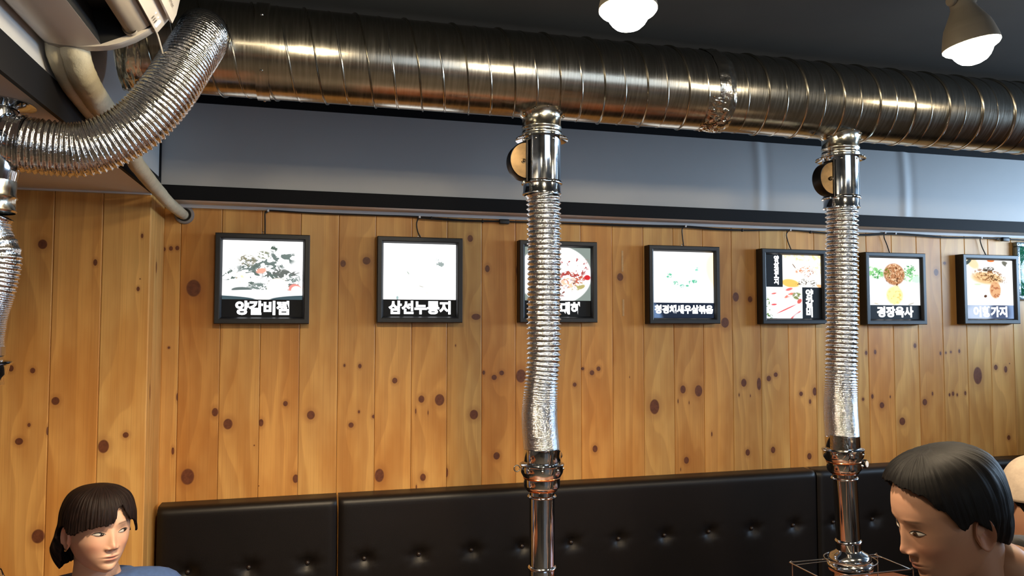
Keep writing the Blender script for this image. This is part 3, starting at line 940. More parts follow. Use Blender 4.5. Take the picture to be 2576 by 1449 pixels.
def rail_mesh(side):
    """mitred frame rail of a square frame centred on the origin in x,z; wall at y=0"""
    h = FW / 2
    prof = [(0, 0), (0, -.046), (.003, -.05), (.017, -.05), (.0205, -.0485), (.0265, -.039), (.0265, 0)]   # (inset, y)
    vs = []; n = len(prof)
    for s in (-1, 1):
        for d, y in prof:
            a = s * (h - d); b = h - d
            vs.append({'t': (a, y, b), 'b': (-a, y, -b), 'l': (-b, y, a), 'r': (b, y, -a)}[side])
    fs = [tuple(range(n)), tuple(range(2 * n - 1, n - 1, -1))] + [(i, i + n, (i + 1) % n + n, (i + 1) % n) for i in range(n)]
    me = bpy.data.meshes.new('frame_rail'); me.from_pydata(vs, [], fs); me.update()
    me.materials.append(M['frame'])
    return me


RAILS = {s: rail_mesh(s) for s in 'tblr'}
GS = 'backlit food pictures in a row on the pine wall'


def sign(x0, z0, label, build, cordpts, tilt=0.0):
    e = empty('lightbox_sign', (x0 + FW / 2, 0, z0), label, 'sign', GS)
    c = Vector((x0 + FW / 2, 0, z0 + FW / 2))
    for s in 'tblr':
        o = bpy.data.objects.new('frame_rail', RAILS[s]); COL.objects.link(o)
        o.parent = e; o.matrix_parent_inverse = world_of(e).inverted(); o.location = c
        o.scale = (1.0, 1.0, 1.0)
    obj('back_panel', MB().box(c.x - .160, c.x + .160, -.028, -.001, c.z - .160, c.z + .160), M['frame'], e, None)
    build(e, c)
    if cordpts:
        pts = spline(cordpts, 24)
        obj('power_cord', MB().tube(pts, .0026, 8), M['rubber'], e)
        ey = Vector(cordpts[0])
        loop = [ey + Vector((-.006 + .0055 * math.cos(t), 0, .004 + .0055 * math.sin(t))) for t in [2 * PI * k / 14 for k in range(15)]]
        obj('hanging_eye', MB().tube(loop, .0013, 6), M['bolt'], e)
    return e


HI = .1505   # half of the opening
YS = -.034   # screen plane


def standard(pic, txt, tw, th=.044, tx=0.0, strip=None, dz=0.0):
    def b(e, c):
        zs_ = c.z - HI + .069
        uvquad('picture', c.x - HI, c.x + HI, zs_, c.z + HI, YS, pic, e)
        uvquad('title_strip', c.x - HI, c.x + HI, c.z - HI, zs_, YS, strip or M['print_dark'], e)
        if txt:
            me = text_mesh(txt, tw, th, .045)
            o = link('title', me, M['print_white'], e, None)
            o.location = (c.x + tx, YS - .0012, c.z - HI + .036 + dz)
    return b


D_GREEN = srgb(74, 88, 82); D_DK = srgb(54, 62, 60)
pic1 = picture_mat('picture_braised_ribs', (1, 1, 1, 1), [
    (srgb(96, 108, 104), .55, .62, .42, .16, .35, 9, .50, .54, .25),
    (srgb(86, 98, 92), .35, .40, .42, .20, .1, 8, .52, .56, .25),
    (srgb(92, 96, 92), .75, .34, .28, .20, .0, 10, .50, .55, .25),
    (srgb(120, 116, 96), .30, .66, .12, .10, .0, 16, .46, .54, .3),
    (srgb(118, 122, 100), .50, .76, .09, .07, .0, 18, .45, .55, .3),
    (srgb(74, 88, 78), .63, .87, .05, .055, .0, 18, .44, .5, .3),
    (srgb(104, 116, 112), .46, .20, .12, .09, .0, 22, .45, .52, .3),
    (srgb(104, 116, 112), .88, .36, .10, .08, .0, 22, .45, .52, .3),
    (srgb(90, 100, 98), .24, .165, .13, .045, .0, 0, 0, 0, .12),
    (srgb(222, 150, 130), .48, .49, .065, .045, .4, 0, 0, 0, .3),
    (srgb(220, 130, 120), .91, .17, .085, .10, .3, 0, 0, 0, .12),
    (srgb(252, 236, 214), .685, .22, .135, .145, .0, 0, 0, 0, .06),
    (srgb(255, 250, 240), .93, .15, .07, .085, .3, 0, 0, 0, .1),
    (srgb(240, 205, 160), .22, .36, .05, .09, .3, 12, .4, .6, .3),
    (Wt, .5, .10, .62, .065, .0, 0, 0, 0, .05),
    (srgb(60, 76, 82), .0, .02, .42, .045, -.05, 0, 0, 0, .1),
    (srgb(60, 76, 82), 1.0, .02, .42, .055, .05, 0, 0, 0, .1)], 1.0)
pic2 = picture_mat('picture_rice_crust', Wt, [
    (srgb(120, 130, 128), .78, .64, .06, .055, 0, 16, .48, .55, .3), (srgb(140, 150, 148), .75, .72, .045, .025, 0, 16, .5, .56, .3),
    (srgb(140, 150, 140), .335, .475, .008, .035, .5, 0, 0, 0, .2), (srgb(150, 150, 140), .52, .235, .04, .008, -.3, 0, 0, 0, .3), (srgb(240, 215, 170), .58, .12, .03, .02, 0, 0, 0, 0, .4),
    (srgb(130, 150, 150), .19, .03, .018, .035, 0, 0, 0, 0, .3), (srgb(248, 240, 226), .52, .12, .06, .06, 0, 0, 0, 0, .4)], 1.25)
pic3 = picture_mat('picture_prawns', srgb(118, 128, 122), [
    (Wt, .45, .48, .56, .56, 0, 0, 0, 0, .03),
    (srgb(150, 60, 56), .72, .60, .26, .22, .5, 9, .56, .60, .3), (srgb(170, 88, 70), .70, .38, .26, .16, .2, 12, .52, .57, .3),
    (srgb(120, 70, 60), .62, .24, .22, .14, .6, 9, .54, .58, .3), (srgb(160, 150, 96), .82, .26, .12, .07, .3, 14, .46, .56, .3),
    (srgb(224, 180, 150), .66, .33, .14, .10, .4, 10, .45, .55, .3), (srgb(180, 40, 44), .95, .44, .05, .05, .5, 0, 0, 0, .2), (srgb(180, 60, 50), .42, .05, .05, .04, 0, 0, 0, 0, .3)], 1.0)
pic4 = picture_mat('picture_greens_and_shrimp', Wt, [
    (srgb(255, 226, 180), 1.08, .62, .22, .42, .2, 0, 0, 0, .25), (srgb(84, 160, 130), .26, .53, .055, .05, .6, 20, .42, .5, .3), (srgb(84, 160, 130), .37, .385, .05, .04, -.5, 20, .42, .5, .3),
    (srgb(110, 170, 150), .47, .33, .045, .035, .2, 20, .42, .5, .3), (srgb(84, 160, 130), .65, .41, .085, .045, .25, 20, .42, .5, .3), (srgb(84, 160, 130), .56, .335, .03, .02, 0, 20, .42, .5, .3),
    (srgb(120, 180, 160), .72, .65, .03, .025, 0, 18, .42, .5, .3), (srgb(130, 180, 160), .73, .69, .02, .01, 0, 0, 0, 0, .3), (srgb(250, 240, 226), .2, .06, .02, .02, 0, 0, 0, 0, .4)], 1.15)
pic5a = picture_mat('picture_skewers', srgb(255, 250, 240), [
    (srgb(255, 214, 140), .5, 1.02, .62, .20, 0, 7, .40, .62, .4), (srgb(255, 226, 160), .95, .72, .12, .45, 0, 6, .4, .62, .4),
    (srgb(238, 176, 92), .20, .12, .24, .13, -.2, 0, 0, 0, .2), (srgb(196, 130, 96), .56, .55, .26, .10, .35, 16, .50, .56, .3), (srgb(150, 92, 70), .68, .44, .16, .12, .6, 22, .54, .58, .3),
    (srgb(74, 62, 52), .54, .16, .20, .10, .4, 24, .52, .56, .3), (srgb(70, 64, 54), .80, .12, .10, .11, 0, 30, .50, .54, .2), (srgb(110, 84, 66), .30, .66, .012, .09, .55, 0, 0, 0, .2), (srgb(220, 160, 110), .97, .04, .09, .05, -.4, 0, 0, 0, .2)], 1.0)
pic5b = picture_mat('picture_raw_lamb', Wt, [
    (srgb(206, 96, 96), .56, .30, .32, .022, .50, 0, 0, 0, .4), (srgb(214, 104, 100), .64, .93, .11, .045, .35, 0, 0, 0, .4), (srgb(214, 120, 104), .64, .74, .17, .05, .60, 9, .35, .55, .3),
    (srgb(206, 100, 96), .22, .79, .075, .025, .2, 0, 0, 0, .3), (srgb(206, 88, 92), .22, .44, .08, .03, .1, 0, 0, 0, .3), (srgb(196, 84, 84), .80, .10, .22, .030, .75, 0, 0, 0, .3), (srgb(200, 90, 84), .92, .55, .06, .09, -.5, 0, 0, 0, .3),
    (srgb(120, 128, 80), .86, .72, .14, .12, -.2, 8, .42, .52, .3), (srgb(206, 214, 218), .9, .05, .16, .12, .5, 0, 0, 0, .3), (srgb(206, 210, 214), .18, .03, .16, .05, -.4, 0, 0, 0, .3),
    (srgb(90, 120, 60), .04, .35, .09, .38, 0, 16, .52, .58, .3), (srgb(70, 110, 50), .10, .06, .09, .09, 0, 14, .48, .55, .3)], .95)
pic6 = picture_mat('picture_shredded_pork', Wt, [
    (srgb(140, 200, 130), .13, .70, .18, .13, -.3, 12, .42, .56, .25), (srgb(70, 150, 80), .15, .66, .14, .10, -.4, 18, .50, .56, .25), (srgb(140, 200, 140), .82, .66, .16, .17, .5, 12, .42, .56, .25), (srgb(60, 140, 76), .80, .76, .12, .11, .6, 18, .47, .54, .25),
    (srgb(200, 236, 210), .95, .55, .1, .08, 0, 0, 0, 0, .4), (srgb(250, 228, 160), .50, .21, .17, .20, 0, 0, 0, 0, .2), (srgb(228, 196, 110), .50, .18, .15, .16, 0, 14, .52, .62, .25), (srgb(250, 228, 170), .54, .37, .05, .06, 0, 0, 0, 0, .3),
    (srgb(176, 122, 84), .50, .66, .205, .235, .12, 0, 0, 0, .10), (srgb(226, 188, 150), .50, .68, .19, .215, .12, 20, .50, .56, .1), (srgb(104, 68, 44), .51, .62, .20, .22, .12, 22, .56, .60, .1), (srgb(120, 110, 50), .36, .70, .07, .09, 0, 16, .45, .55, .3),
    (srgb(190, 186, 176), .82, .03, .07, .014, .4, 0, 0, 0, .3), (srgb(200, 190, 170), .14, .03, .05, .012, -.2, 0, 0, 0, .3)], .85)
pic7 = picture_mat('picture_stir_fry', srgb(255, 255, 252), [
    (srgb(226, 210, 170), .16, .93, .16, .10, -.8, 0, 0, 0, .3), (srgb(70, 80, 78), .06, .95, .10, .035, .75, 0, 0, 0, .25), (srgb(110, 110, 100), .86, .92, .10, .05, -.6, 0, 0, 0, .25), (srgb(252, 250, 248), .95, .86, .09, .11, -.3, 0, 0, 0, .15),
    (srgb(214, 122, 70), .54, .99, .08, .03, 0, 0, 0, 0, .2), (srgb(228, 190, 140), .45, .60, .34, .14, -.1, 0, 0, 0, .3), (srgb(150, 104, 66), .5, .66, .34, .14, -.2, 14, .50, .55, .25), (srgb(64, 56, 46), .49, .80, .14, .05, .1, 16, .42, .52, .3),
    (srgb(90, 66, 44), .62, .60, .26, .05, -.35, 18, .5, .56, .3), (srgb(216, 168, 124), .62, .34, .12, .19, 0, 0, 0, 0, .15), (srgb(176, 112, 78), .63, .33, .10, .17, .1, 12, .48, .56, .2), (srgb(90, 60, 44), .41, .20, .035, .03, .6, 0, 0, 0, .3),
    (srgb(206, 226, 190), .25, .46, .08, .02, 0, 0, 0, 0, .4)], .85)
strip7 = picture_mat('lit_blue_strip', srgb(150, 178, 222), [(srgb(214, 230, 255), .3, .45, .34, .7, 0, 0, 0, 0, .4), (srgb(90, 104, 136), .70, .45, .22, .9, 0, 0, 0, 0, .3)], .6)
strip4 = picture_mat('lit_edge_strip', srgb(46, 56, 76), [(srgb(120, 150, 196), .02, .3, .09, .8, .1, 0, 0, 0, .5)], .5)


def build5(e, c):
    z_mid = c.z - .002
    uvquad('title_strip', c.x - HI, c.x - HI + .092, z_mid, c.z + HI, YS, M['print_dark'], e)
    uvquad('picture', c.x - HI + .092, c.x + HI, z_mid, c.z + HI, YS, pic5a, e)
    uvquad('picture', c.x - HI, c.x + HI - .104, c.z - HI, z_mid, YS, pic5b, e)
    uvquad('title_strip', c.x + HI - .104, c.x + HI, c.z - HI, z_mid, YS, M['print_dark'], e)
    me = text_mesh('양삼겹꼬지', .028, .138, .045, True)
    o = link('title', me, M['print_white'], e, None); o.location = (c.x - HI + .058, YS - .0012, z_mid + .080)
    me = text_mesh('양갈비', .043, .135, .045, True)
    o = link('title', me, M['print_white'], e, None); o.location = (c.x + HI - .066, YS - .0012, c.z - HI + .073)


sign(-.3870, 1.6240, 'lit picture of braised meat with a halved egg, nearest the left corner', standard(pic1, '양갈비찜', .202, .056), [(-.205, -.02, 1.981), (-.206, -.012, 2.03), (-.2065, -.010, 2.068), (-.196, -.018, 2.076)])
sign(.2345, 1.6290, 'almost blank white lit picture, second from the left corner', standard(pic2, '삼선누룽지', .258, .056), [(.415, -.02, 1.986), (.404, -.014, 2.01), (.399, -.013, 2.045), (.408, -.019, 2.073)])
sign(.8375, 1.6300, 'lit picture of red prawns half hidden by the middle foil hose', standard(pic3, '대하', .100, .054, .058), None)
sign(1.4400, 1.6250, 'lit picture of white plate ringed with green leaves, between the two hoses', standard(pic4, '청경채새우살볶음', .292, .040, 0, strip4, .003), [(1.627, -.02, 1.981), (1.625, -.014, 2.02), (1.624, -.012, 2.06), (1.636, -.019, 2.076)])
sign(2.0150, 1.6240, 'lit picture split into skewers and raw red meat, left of the right hose', build5, [(2.192, -.02, 1.981), (2.180, -.014, 2.02), (2.174, -.013, 2.055), (2.186, -.019, 2.075)])
sign(2.5880, 1.6215, 'lit picture of shredded meat heap on green leaves, right of the right hose', standard(pic6, '경장육사', .215, .054), [(2.754, -.02, 1.978), (2.744, -.014, 2.02), (2.730, -.013, 2.055), (2.727, -.019, 2.078)])
sign(3.1720, 1.6250, 'lit picture of brown stir fry above a blue strip, farthest right', standard(pic7, '어향가지', .215, .056, .0, strip7), [(3.348, -.02, 1.981), (3.333, -.014, 2.02), (3.322, -.013, 2.055), (3.318, -.019, 2.075)])

# cable that feeds them, stapled under the soffit
cab = empty('power_cable', (-.2, 0, 2.06), 'black cable strung along the top of the pine boards', 'cable')
cp = [(-.2035, -.022, 2.066), (-.192, -.02, 2.076), (-.165, -.02, 2.076), (.0, -.019, 2.072), (.2, -.019, 2.0725), (.40, -.02, 2.073), (.589, -.019, 2.066), (.773, -.019, 2.0665), (1.053, -.019, 2.0685), (1.35, -.019, 2.0705), (1.634, -.02, 2.0745), (1.80, -.019, 2.068), (1.964, -.019, 2.0675), (2.191, -.02, 2.074), (2.4, -.019, 2.067), (2.6, -.019, 2.066),
      (2.747, -.02, 2.0765), (2.915, -.02, 2.075), (3.1, -.019, 2.068), (3.336, -.02, 2.070), (3.612, -.019, 2.067), (4.0, -.019, 2.066)]
obj('cable_run', MB().tube(spline(cp, 240), .0032, 8), M['rubber'], cab)
cp2 = [(x, y - .004, z - .004 - .003 * math.sin(x * 5)) for x, y, z in cp[5:]]
obj('cable_run', MB().tube(spline(cp2, 200), .0028, 8), M['rubber'], cab)
for x, z in ((.775, 2.064), (3.47, 2.066)):
    obj('plug', bevelled_box(x - .022, x + .022, -.034, -.014, z - .010, z + .011, .004, 2), M['rubber'], cab)
for x, z in ((-.195, 2.077), (.41, 2.073), (1.636, 2.075), (2.188, 2.075), (2.728, 2.079), (2.79, 2.077), (3.32, 2.072)):
    obj('cable_clip', bevelled_box(x - .004, x + .004, -.027, -.0135, z - .006, z + .004, .001, 1), M['white'], cab)
for x, z in ((.46, 2.072), (.68, 2.066), (1.93, 2.068), (2.3, 2.071), (3.42, 2.069)):
    obj('cable_tie', MB().lathe([(.0065, -.003), (.0075, 0), (.0065, .003)], (x, -.021, z - .003), (1, 0, 0), 10), M['rubber'], cab)

# old tape marks left on the boards
TM = mat('old_clear_tape', srgb(206, 164, 112), 0.35, noise_amt=.1, noise_scale=60)
for k, (x0, x1, z0, z1, lb) in enumerate(((1.327, 1.336, 1.86, 1.955, 'upper'), (1.330, 1.339, 1.66, 1.735, 'lower'))):
    t = tag(bevelled_box and obj('tape_scrap', bevelled_box(x0, x1, -.0012, .0002, z0, z1, .0003, 1), TM), 'pale scrap of old tape on the boards left of the green-leaf picture, %s one' % lb, 'tape', 'old tape scraps on the pine boards')

# green glossy sign at the right edge
gs = empty('wrapped_sign', (3.70, 0, 1.755), 'glossy green sign wrapped in film at the right edge of the wall', 'sign')
obj('sign_panel', bevelled_box(3.555, 3.87, -.022, -.002, 1.765, 2.040, .006, 2), M['green'], gs)
for x0, x1, z0, z1 in ((3.540, 3.885, 2.030, 2.055), (3.540, 3.885, 1.750, 1.775), (3.540, 3.562, 1.775, 2.030), (3.863, 3.885, 1.775, 2.030)):
    obj('sign_rim', bevelled_box(x0, x1, -.030, -.001, z0, z1, .006, 2), M['plastic_film'], gs)
for x, z in ((3.551, 2.042), (3.874, 2.042), (3.551, 1.763)):
    obj('screw', MB().lathe([(.004, 0), (.0036, .002), (.0003, .003)], (x, -.030, z), (0, -1, 0), 12), M['bolt'], gs)


# ================================================================== BENCH
def bench(x0, x1, label, btn):
    e = empty('banquette', ((x0 + x1) / 2, -.3, 0), label, 'bench', 'dark leatherette banquettes along the pine wall')
    g = .003; a, b = x0 + g, x1 - g
    ZT = .946
    nx = max(10, int((b - a) / .011)); nz = 50
    rows = []
    for j in range(nz + 1):
        v = j / nz
        if v < .8:
            z = .44 + (ZT - .03 - .44) * (v / .8); y = -.113
        else:
            t = (v - .8) / .2 * PI * .75
            z = ZT - .03 + .03 * math.sin(min(t, PI / 2)) if t < PI / 2 else ZT
            y = -.083 - .03 * math.cos(t) if t < PI / 2 else -.083 + .07 * (t - PI / 2) / (PI * .25)
        row = []
        for i in range(nx + 1):
            x = a + (b - a) * i / nx
            ed = min(x - a, b - x)
            yy = y + .012 * math.exp(-(ed / .008)) * (1 if v < .97 else 0)
            zz = z
            if v <= .8:
                for bx in btn:
                    d2 = ((x - bx) / .030) ** 2 + ((z - .704) / .024) ** 2
                    if d2 < 12:
                        ang = math.atan2(z - .704, x - bx)
                        yy += .019 * math.exp(-d2) + .0022 * math.exp(-d2 * .35) * math.cos(7 * ang + bx * 9)
            row.append((x, yy, zz))
        rows.append(row)
    mb = MB().rings(rows, False)
    obj('backrest', mb, M['leather'], e, smooth=60)
    obj('backrest_core', MB().box(a + .004, b - .004, -.09, -.016, .40, ZT - .012), M['leather'], e)
    for bx in btn:
        obj('button', MB().lathe([(.0085, -.002), (.0085, .002), (.007, .005), (.004, .0068), (.0003, .0074)], (bx, -.0985, .704), (0, -1, .12), 16), M['seam'], e)
    obj('seat_cushion', bevelled_box(a, b, -.56, -.10, .33, .44, .02, 3), M['leather'], e)
    obj('base', MB().box(a + .01, b - .01, -.52, -.03, 0, .33), M['steel_leg'], e)


bs = [-.4535 + .2145 * k for k in range(26)]
bench(-.565, .0863, 'short dark leatherette banquette back beside the boarded pier', [x for x in bs if -.55 < x < .06])
bench(.0863, 2.2465, 'long dark buttoned leatherette banquette behind the middle chrome pole', [x for x in bs if .1 < x < 2.22])
bench(2.2465, 4.41, 'dark leatherette banquette at the right behind the black-haired person', [x for x in bs if 2.28 < x < 4.38])


# ================================================================== TABLES
def table(x, y, w, d, label):
    e = empty('grill_table', (x, y, 0), label, 'table', 'orange topped grill tables')
    ZT = .692
    # top with a round hole for the grill
    bm = bmesh.new()
    n = 48
    outer = []; inner = []
    for k in range(n):
        t = 2 * PI * k / n
        c_, s_ = math.cos(t), math.sin(t)
        sc = min((w / 2) / max(1e-6, abs(c_)), (d / 2) / max(1e-6, abs(s_)))
        outer.append((x + c_ * sc, y + s_ * sc)); inner.append((x + .15 * c_, y + .15 * s_))
    mb = MB()
    mb.rings([[(p[0], p[1], ZT) for p in inner], [(p[0], p[1], ZT) for p in outer], [(p[0], p[1], ZT - .035) for p in outer], [(p[0], p[1], ZT - .035) for p in inner], [(p[0], p[1], ZT) for p in inner]])
    bm.free()
    obj('table_top', mb, M['table'], e)
    obj('grill_pan', MB().lathe([(.16, ZT + .003), (.158, ZT + .006), (.148, ZT + .004), (.142, ZT - .05), (.10, ZT - .11), (.001, ZT - .12)], (x, y, 0), (0, 0, 1), 40), M['blackmetal'], e)
    for sx in (-1, 1):
        for sy in (-1, 1):
            obj('leg', bevelled_box(x + sx * (w / 2 - .05) - .02, x + sx * (w / 2 - .05) + .02, y + sy * (d / 2 - .05) - .02, y + sy * (d / 2 - .05) + .02, 0, ZT - .035, .003, 1), M['steel_leg'], e)
    return e


table(.655, -1.03, .84, .60, 'orange topped grill table under the middle exhaust pipe')
table(1.715, -1.03, .84, .60, 'orange topped grill table under the right exhaust pipe, with wire rack')
table(-.72, -1.36, .74, .60, 'orange topped grill table in front of the woman in blue')
for k, (xx, lb) in enumerate(((-.3, 'left'), (1.0, 'middle'), (2.3, 'right'))):
    table(xx, -4.4, .9, .7, 'orange topped grill table behind the viewer, %s of three' % lb)

# wire rack round the hood of the right pipe
rk = empty('wire_rack', (1.68, -1.05, .692), 'thin rectangular wire rack around the base of the right chrome pole', 'rack')
zr = .85
A = [(1.494, -.972), (1.822, -.972), (1.822, -1.128), (1.494, -1.128)]
for i in range(4):
    p, q = A[i], A[(i + 1) % 4]
    obj('rail', MB().tube([(p[0], p[1], zr), (q[0], q[1], zr)], .0019, 8), M['bolt'], rk)
for (x, y) in A:
    obj('leg', MB().tube(spline([(x, y, zr), (x + .004, y, zr + .004), (x + .009, y, zr), (x + .010, y, zr - .02), (x + .010, y, .693)], 20), .0018, 8), M['bolt'], rk)
ringp = [(1.703 + .081 * math.cos(t), -1.0 + .081 * math.sin(t), zr + .003) for t in [2 * PI * k / 40 for k in range(41)]]
obj('ring', MB().tube(ringp, .0018, 8), M['bolt'], rk)
for s in (-1, 1):
    obj('tie_wire', MB().tube([(1.703 + s * .081, -1.0, zr + .003), (1.822 if s > 0 else 1.494, -1.0, zr)], .0016, 8), M['bolt'], rk)

# ================================================================== AIR CONDITIONER on the left side of the raised ceiling
ac = empty('air_conditioner', (XL + .1, -1.8, 2.205), 'white wall air conditioner seen from below at the top left corner', 'air conditioner')
AX = XL + .0045
yF, yN = -1.372, -2.23       # far and near ends
prof_b = [(AX, 2.240), (AX + .004, 2.222), (AX + .018, 2.211), (-.531, 2.2070), (-.500, 2.2065), (-.4525, 2.2150)]            # underside up to the outlet
prof_f = [(-.352, 2.2640), (-.3375, 2.2840), (-.327, 2.300), (-.318, 2.330), (-.312, 2.38), (-.318, 2.425), (-.345, 2.452), (-.40, 2.462), (AX, 2.462)]
prof_mid = [(-.440, 2.2135), (-.415, 2.2220), (-.39, 2.2350), (-.37, 2.2490)]
full = prof_b[:-1] + [(-.4650, 2.2095)] + prof_mid + prof_f


def ext(poly, y0, y1, closed=True):
    return MB().rings([[(x, y0, z) for x, z in poly], [(x, y1, z) for x, z in poly]], closed)


def strip(poly, y0, y1, t=.003):
    """thin curved plate following an open profile in (x,z)"""
    n = len(poly); inn = []
    for i, (x, z) in enumerate(poly):
        a = poly[max(0, i - 1)]; b = poly[min(n - 1, i + 1)]
        dx, dz = b[0] - a[0], b[1] - a[1]; l = math.hypot(dx, dz)
        inn.append((x - dz / l * t, z + dx / l * t))
    ring = list(poly) + inn[::-1]
    return MB().rings([[(x, y0, z) for x, z in ring], [(x, y1, z) for x, z in ring]], True, True, True)


obj('casing', strip(prof_b, yN, yF - .001), M['ac_white'], ac, smooth=50)
obj('casing', strip([prof_f[0]] + prof_f[1:], yN, yF - .001), M['ac_white'], ac, smooth=50)
mb = MB(); n = len(full)
inn = [(-.45 + (x + .45) * .94, 2.335 + (z - 2.335) * .92) for x, z in full]
mb.rings([[(x, yF - .030, z) for x, z in full], [(x, yF - .002, z) for x, z in full], [(x, yF, z) for x, z in [(-.45 + (a + .45) * .985, 2.335 + (b - 2.335) * .98) for a, b in full]]], True, True, True)
obj('end_cap', mb, M['ac_white'], ac, smooth=50)
mb = MB().rings([[(x, yN, z) for x, z in full], [(x, yN + .03, z) for x, z in full]], True, True, True)
obj('end_cap', mb, M['ac_white'], ac, smooth=50)
yo = yF - .0305
obj('outlet', MB().add([(-.4520, yN + .03, 2.2155), (-.4520, yo, 2.2155), (-.47, yo, 2.29), (-.47, yN + .03, 2.29), (-.37, yo, 2.31), (-.37, yN + .03, 2.31), (-.355, yo, 2.262), (-.355, yN + .03, 2.262)],
                       [(0, 1, 2, 3), (3, 2, 4, 5), (5, 4, 6, 7), (2, 1, 6, 4)]), M['ac_black'], ac, smooth=None)
vane = [(-.404, 2.246), (-.392, 2.2425), (-.38, 2.247), (-.366, 2.2565), (-.354, 2.267)]
obj('vane', strip(vane, yN + .035, yF - .034, .004), M['ac_vane'], ac, smooth=60)
obj('vane_hinge', MB().lathe([(.0005, .002), (.012, .002), (.015, 0), (.015, -.012)], (-.394, yF - .034, 2.252), (0, 1, 0), 24), M['ac_vane'], ac)
# lower front strip with the display, and the open front panel
dp = [(-.349, 2.2615), (-.333, 2.2835), (-.324, 2.298)]
disp = obj('display_strip', strip([(-.3485, 2.2590), (-.3335, 2.2800), (-.3205, 2.2985)], yN + .01, yF - .004, .003), M['ac_white'], ac, smooth=50)
fp = [(-.316, 2.282), (-.308, 2.302), (-.300, 2.345), (-.296, 2.40), (-.300, 2.44)]
panel = obj('front_panel', strip(fp, yN + .004, yF - .012, .006), M['ac_white'], ac, smooth=50)


def on_face(me, origin, xdir, ydir):
    """lay letters (x,z) on a face"""
    xd = Vector(xdir).normalized(); yd = Vector(ydir).normalized(); o = Vector(origin)
    for v in me.vertices: v.co = o + xd * v.co.x + yd * v.co.z
    return me


d1 = Vector((.0150, 0, .0210)).normalized()
nrm = Vector((.0210, 0, -.0150)).normalized()
oD = Vector((-.3410, yF - .036, 2.2695)) + nrm * .0010
seg = MB()
def bar(cx, cz, w, h):
    o = oD + Vector((0, 1, 0)) * cx + d1 * cz
    a = Vector((0, 1, 0)) * w / 2; b = d1 * h / 2
    q = nrm * .0006
    seg.add([o - a - b + q, o + a - b + q, o + a + b + q, o - a + b + q, o - a - b, o + a - b, o + a + b, o - a + b], [(0, 1, 2, 3), (0, 4, 5, 1), (1, 5, 6, 2), (2, 6, 7, 3), (3, 7, 4, 0)])
for cx, cz, w, h in ((0, .0075, .008, .0016), (0, 0, .008, .0016), (0, -.0075, .008, .0016), (-.004, .0037, .0016, .006), (.004, .0037, .0016, .006), (-.004, -.0037, .0016, .006), (.004, -.0037, .0016, .006)): bar(cx, cz, w, h)
obj('display_digit', seg, M['led'], disp, None)
for k, cy in enumerate((-.021, -.045)):
    seg = MB(); bar(cy, .0072, .0018, .0035)
    obj('indicator_light', seg, M['led'], disp, None)
for cy in (-.018, -.030, -.042):
    seg = MB(); bar(cy, -.003, .0022, .008)
    obj('icon', seg, M['ac_text'], disp, None)
me = text_mesh('DUAL Inverter', .135, .0105, .0)
on_face(me, Vector((-.3078, -1.4925, 2.3030)) + Vector((.0012, 0, 0)), (0, 1, 0), (.008, 0, .043))
link('lettering', me, M['ac_text'], panel, None)
obj('drip_wire', MB().tube(spline([(-.352, yF - .02, 2.262), (-.350, yF + .005, 2.262), (-.347, yF + .03, 2.245), (-.345, yF + .06, 2.225)], 16), .0022, 8), M['ac_white'], ac)

# ---- wrapped refrigerant pipes to the hole in the wall
pp = empty('insulated_pipe', (-.52, -.8, 2.05), 'cream wrapped pipe bundle running from the air conditioner to the wall hole', 'pipe')
def wrap_tube(ctrl, r0, r1, n, turns, seed):
    pts = spline(ctrl, n); rs = []
    for i, (p, t, e1, e2) in enumerate(frames(pts)):
        u = i / (n - 1); row = []
        for k in range(32):
            th = 2 * PI * k / 32
            w = ((u * turns + k / 32) % 1.0)
            rad = (r0 + (r1 - r0) * u) * (1 + .035 * w + .03 * noise.noise((u * 9, th, seed)))
            row.append(p + (e1 * math.cos(th) + e2 * math.sin(th)) * rad)
        rs.append(row)
    return MB().rings(rs, True, True, True)


obj('pipe_bundle', wrap_tube([(-.512, -1.371, 2.226), (-.513, -1.355, 2.205), (-.515, -1.30, 2.178), (-.517, -1.19, 2.160), (-.520, -1.03, 2.148), (-.522, -.90, 2.133), (-.521, -.80, 2.113)], .029, .027, 120, 20, 1), M['wrap'], pp, smooth=60)
obj('pipe_bundle', wrap_tube([(-.550, -1.371, 2.222), (-.550, -1.35, 2.195), (-.551, -1.27, 2.165), (-.551, -1.15, 2.150), (-.549, -1.0, 2.135), (-.545, -.85, 2.112)], .018, .015, 80, 14, 4), M['wrap'], pp, smooth=60)
obj('pipe_tail', wrap_tube([(-.522, -.95, 2.130), (-.520, -.80, 2.104), (-.520, -.738, 2.092), (-.520, -.60, 2.0795), (-.520, -.515, 2.073), (-.520, -.40, 2.0665), (-.520, -.282, 2.059), (-.514, -.12, 2.052), (-.5105, .0, 2.049), (-.5105, .03, 2.048)], .0235, .019, 120, 10, 8), M['wrap'], pp, smooth=60)
we = tag(obj('wall_sleeve', MB().lathe([(.0245, -.004), (.0245, .010), (.027, .013), (.034, .012), (.0362, .008), (.0362, -.002)], (-.507, -.0, 2.049), (0, -1, 0), 40), M['ring_grey']), 'grey ring around the pipe hole in the pine wall', 'pipe sleeve')
obj('hole', MB().lathe([(.0005, .0025), (.0244, .002)], (-.507, -.0, 2.049), (0, -1, 0), 40), M['ac_black'], we)


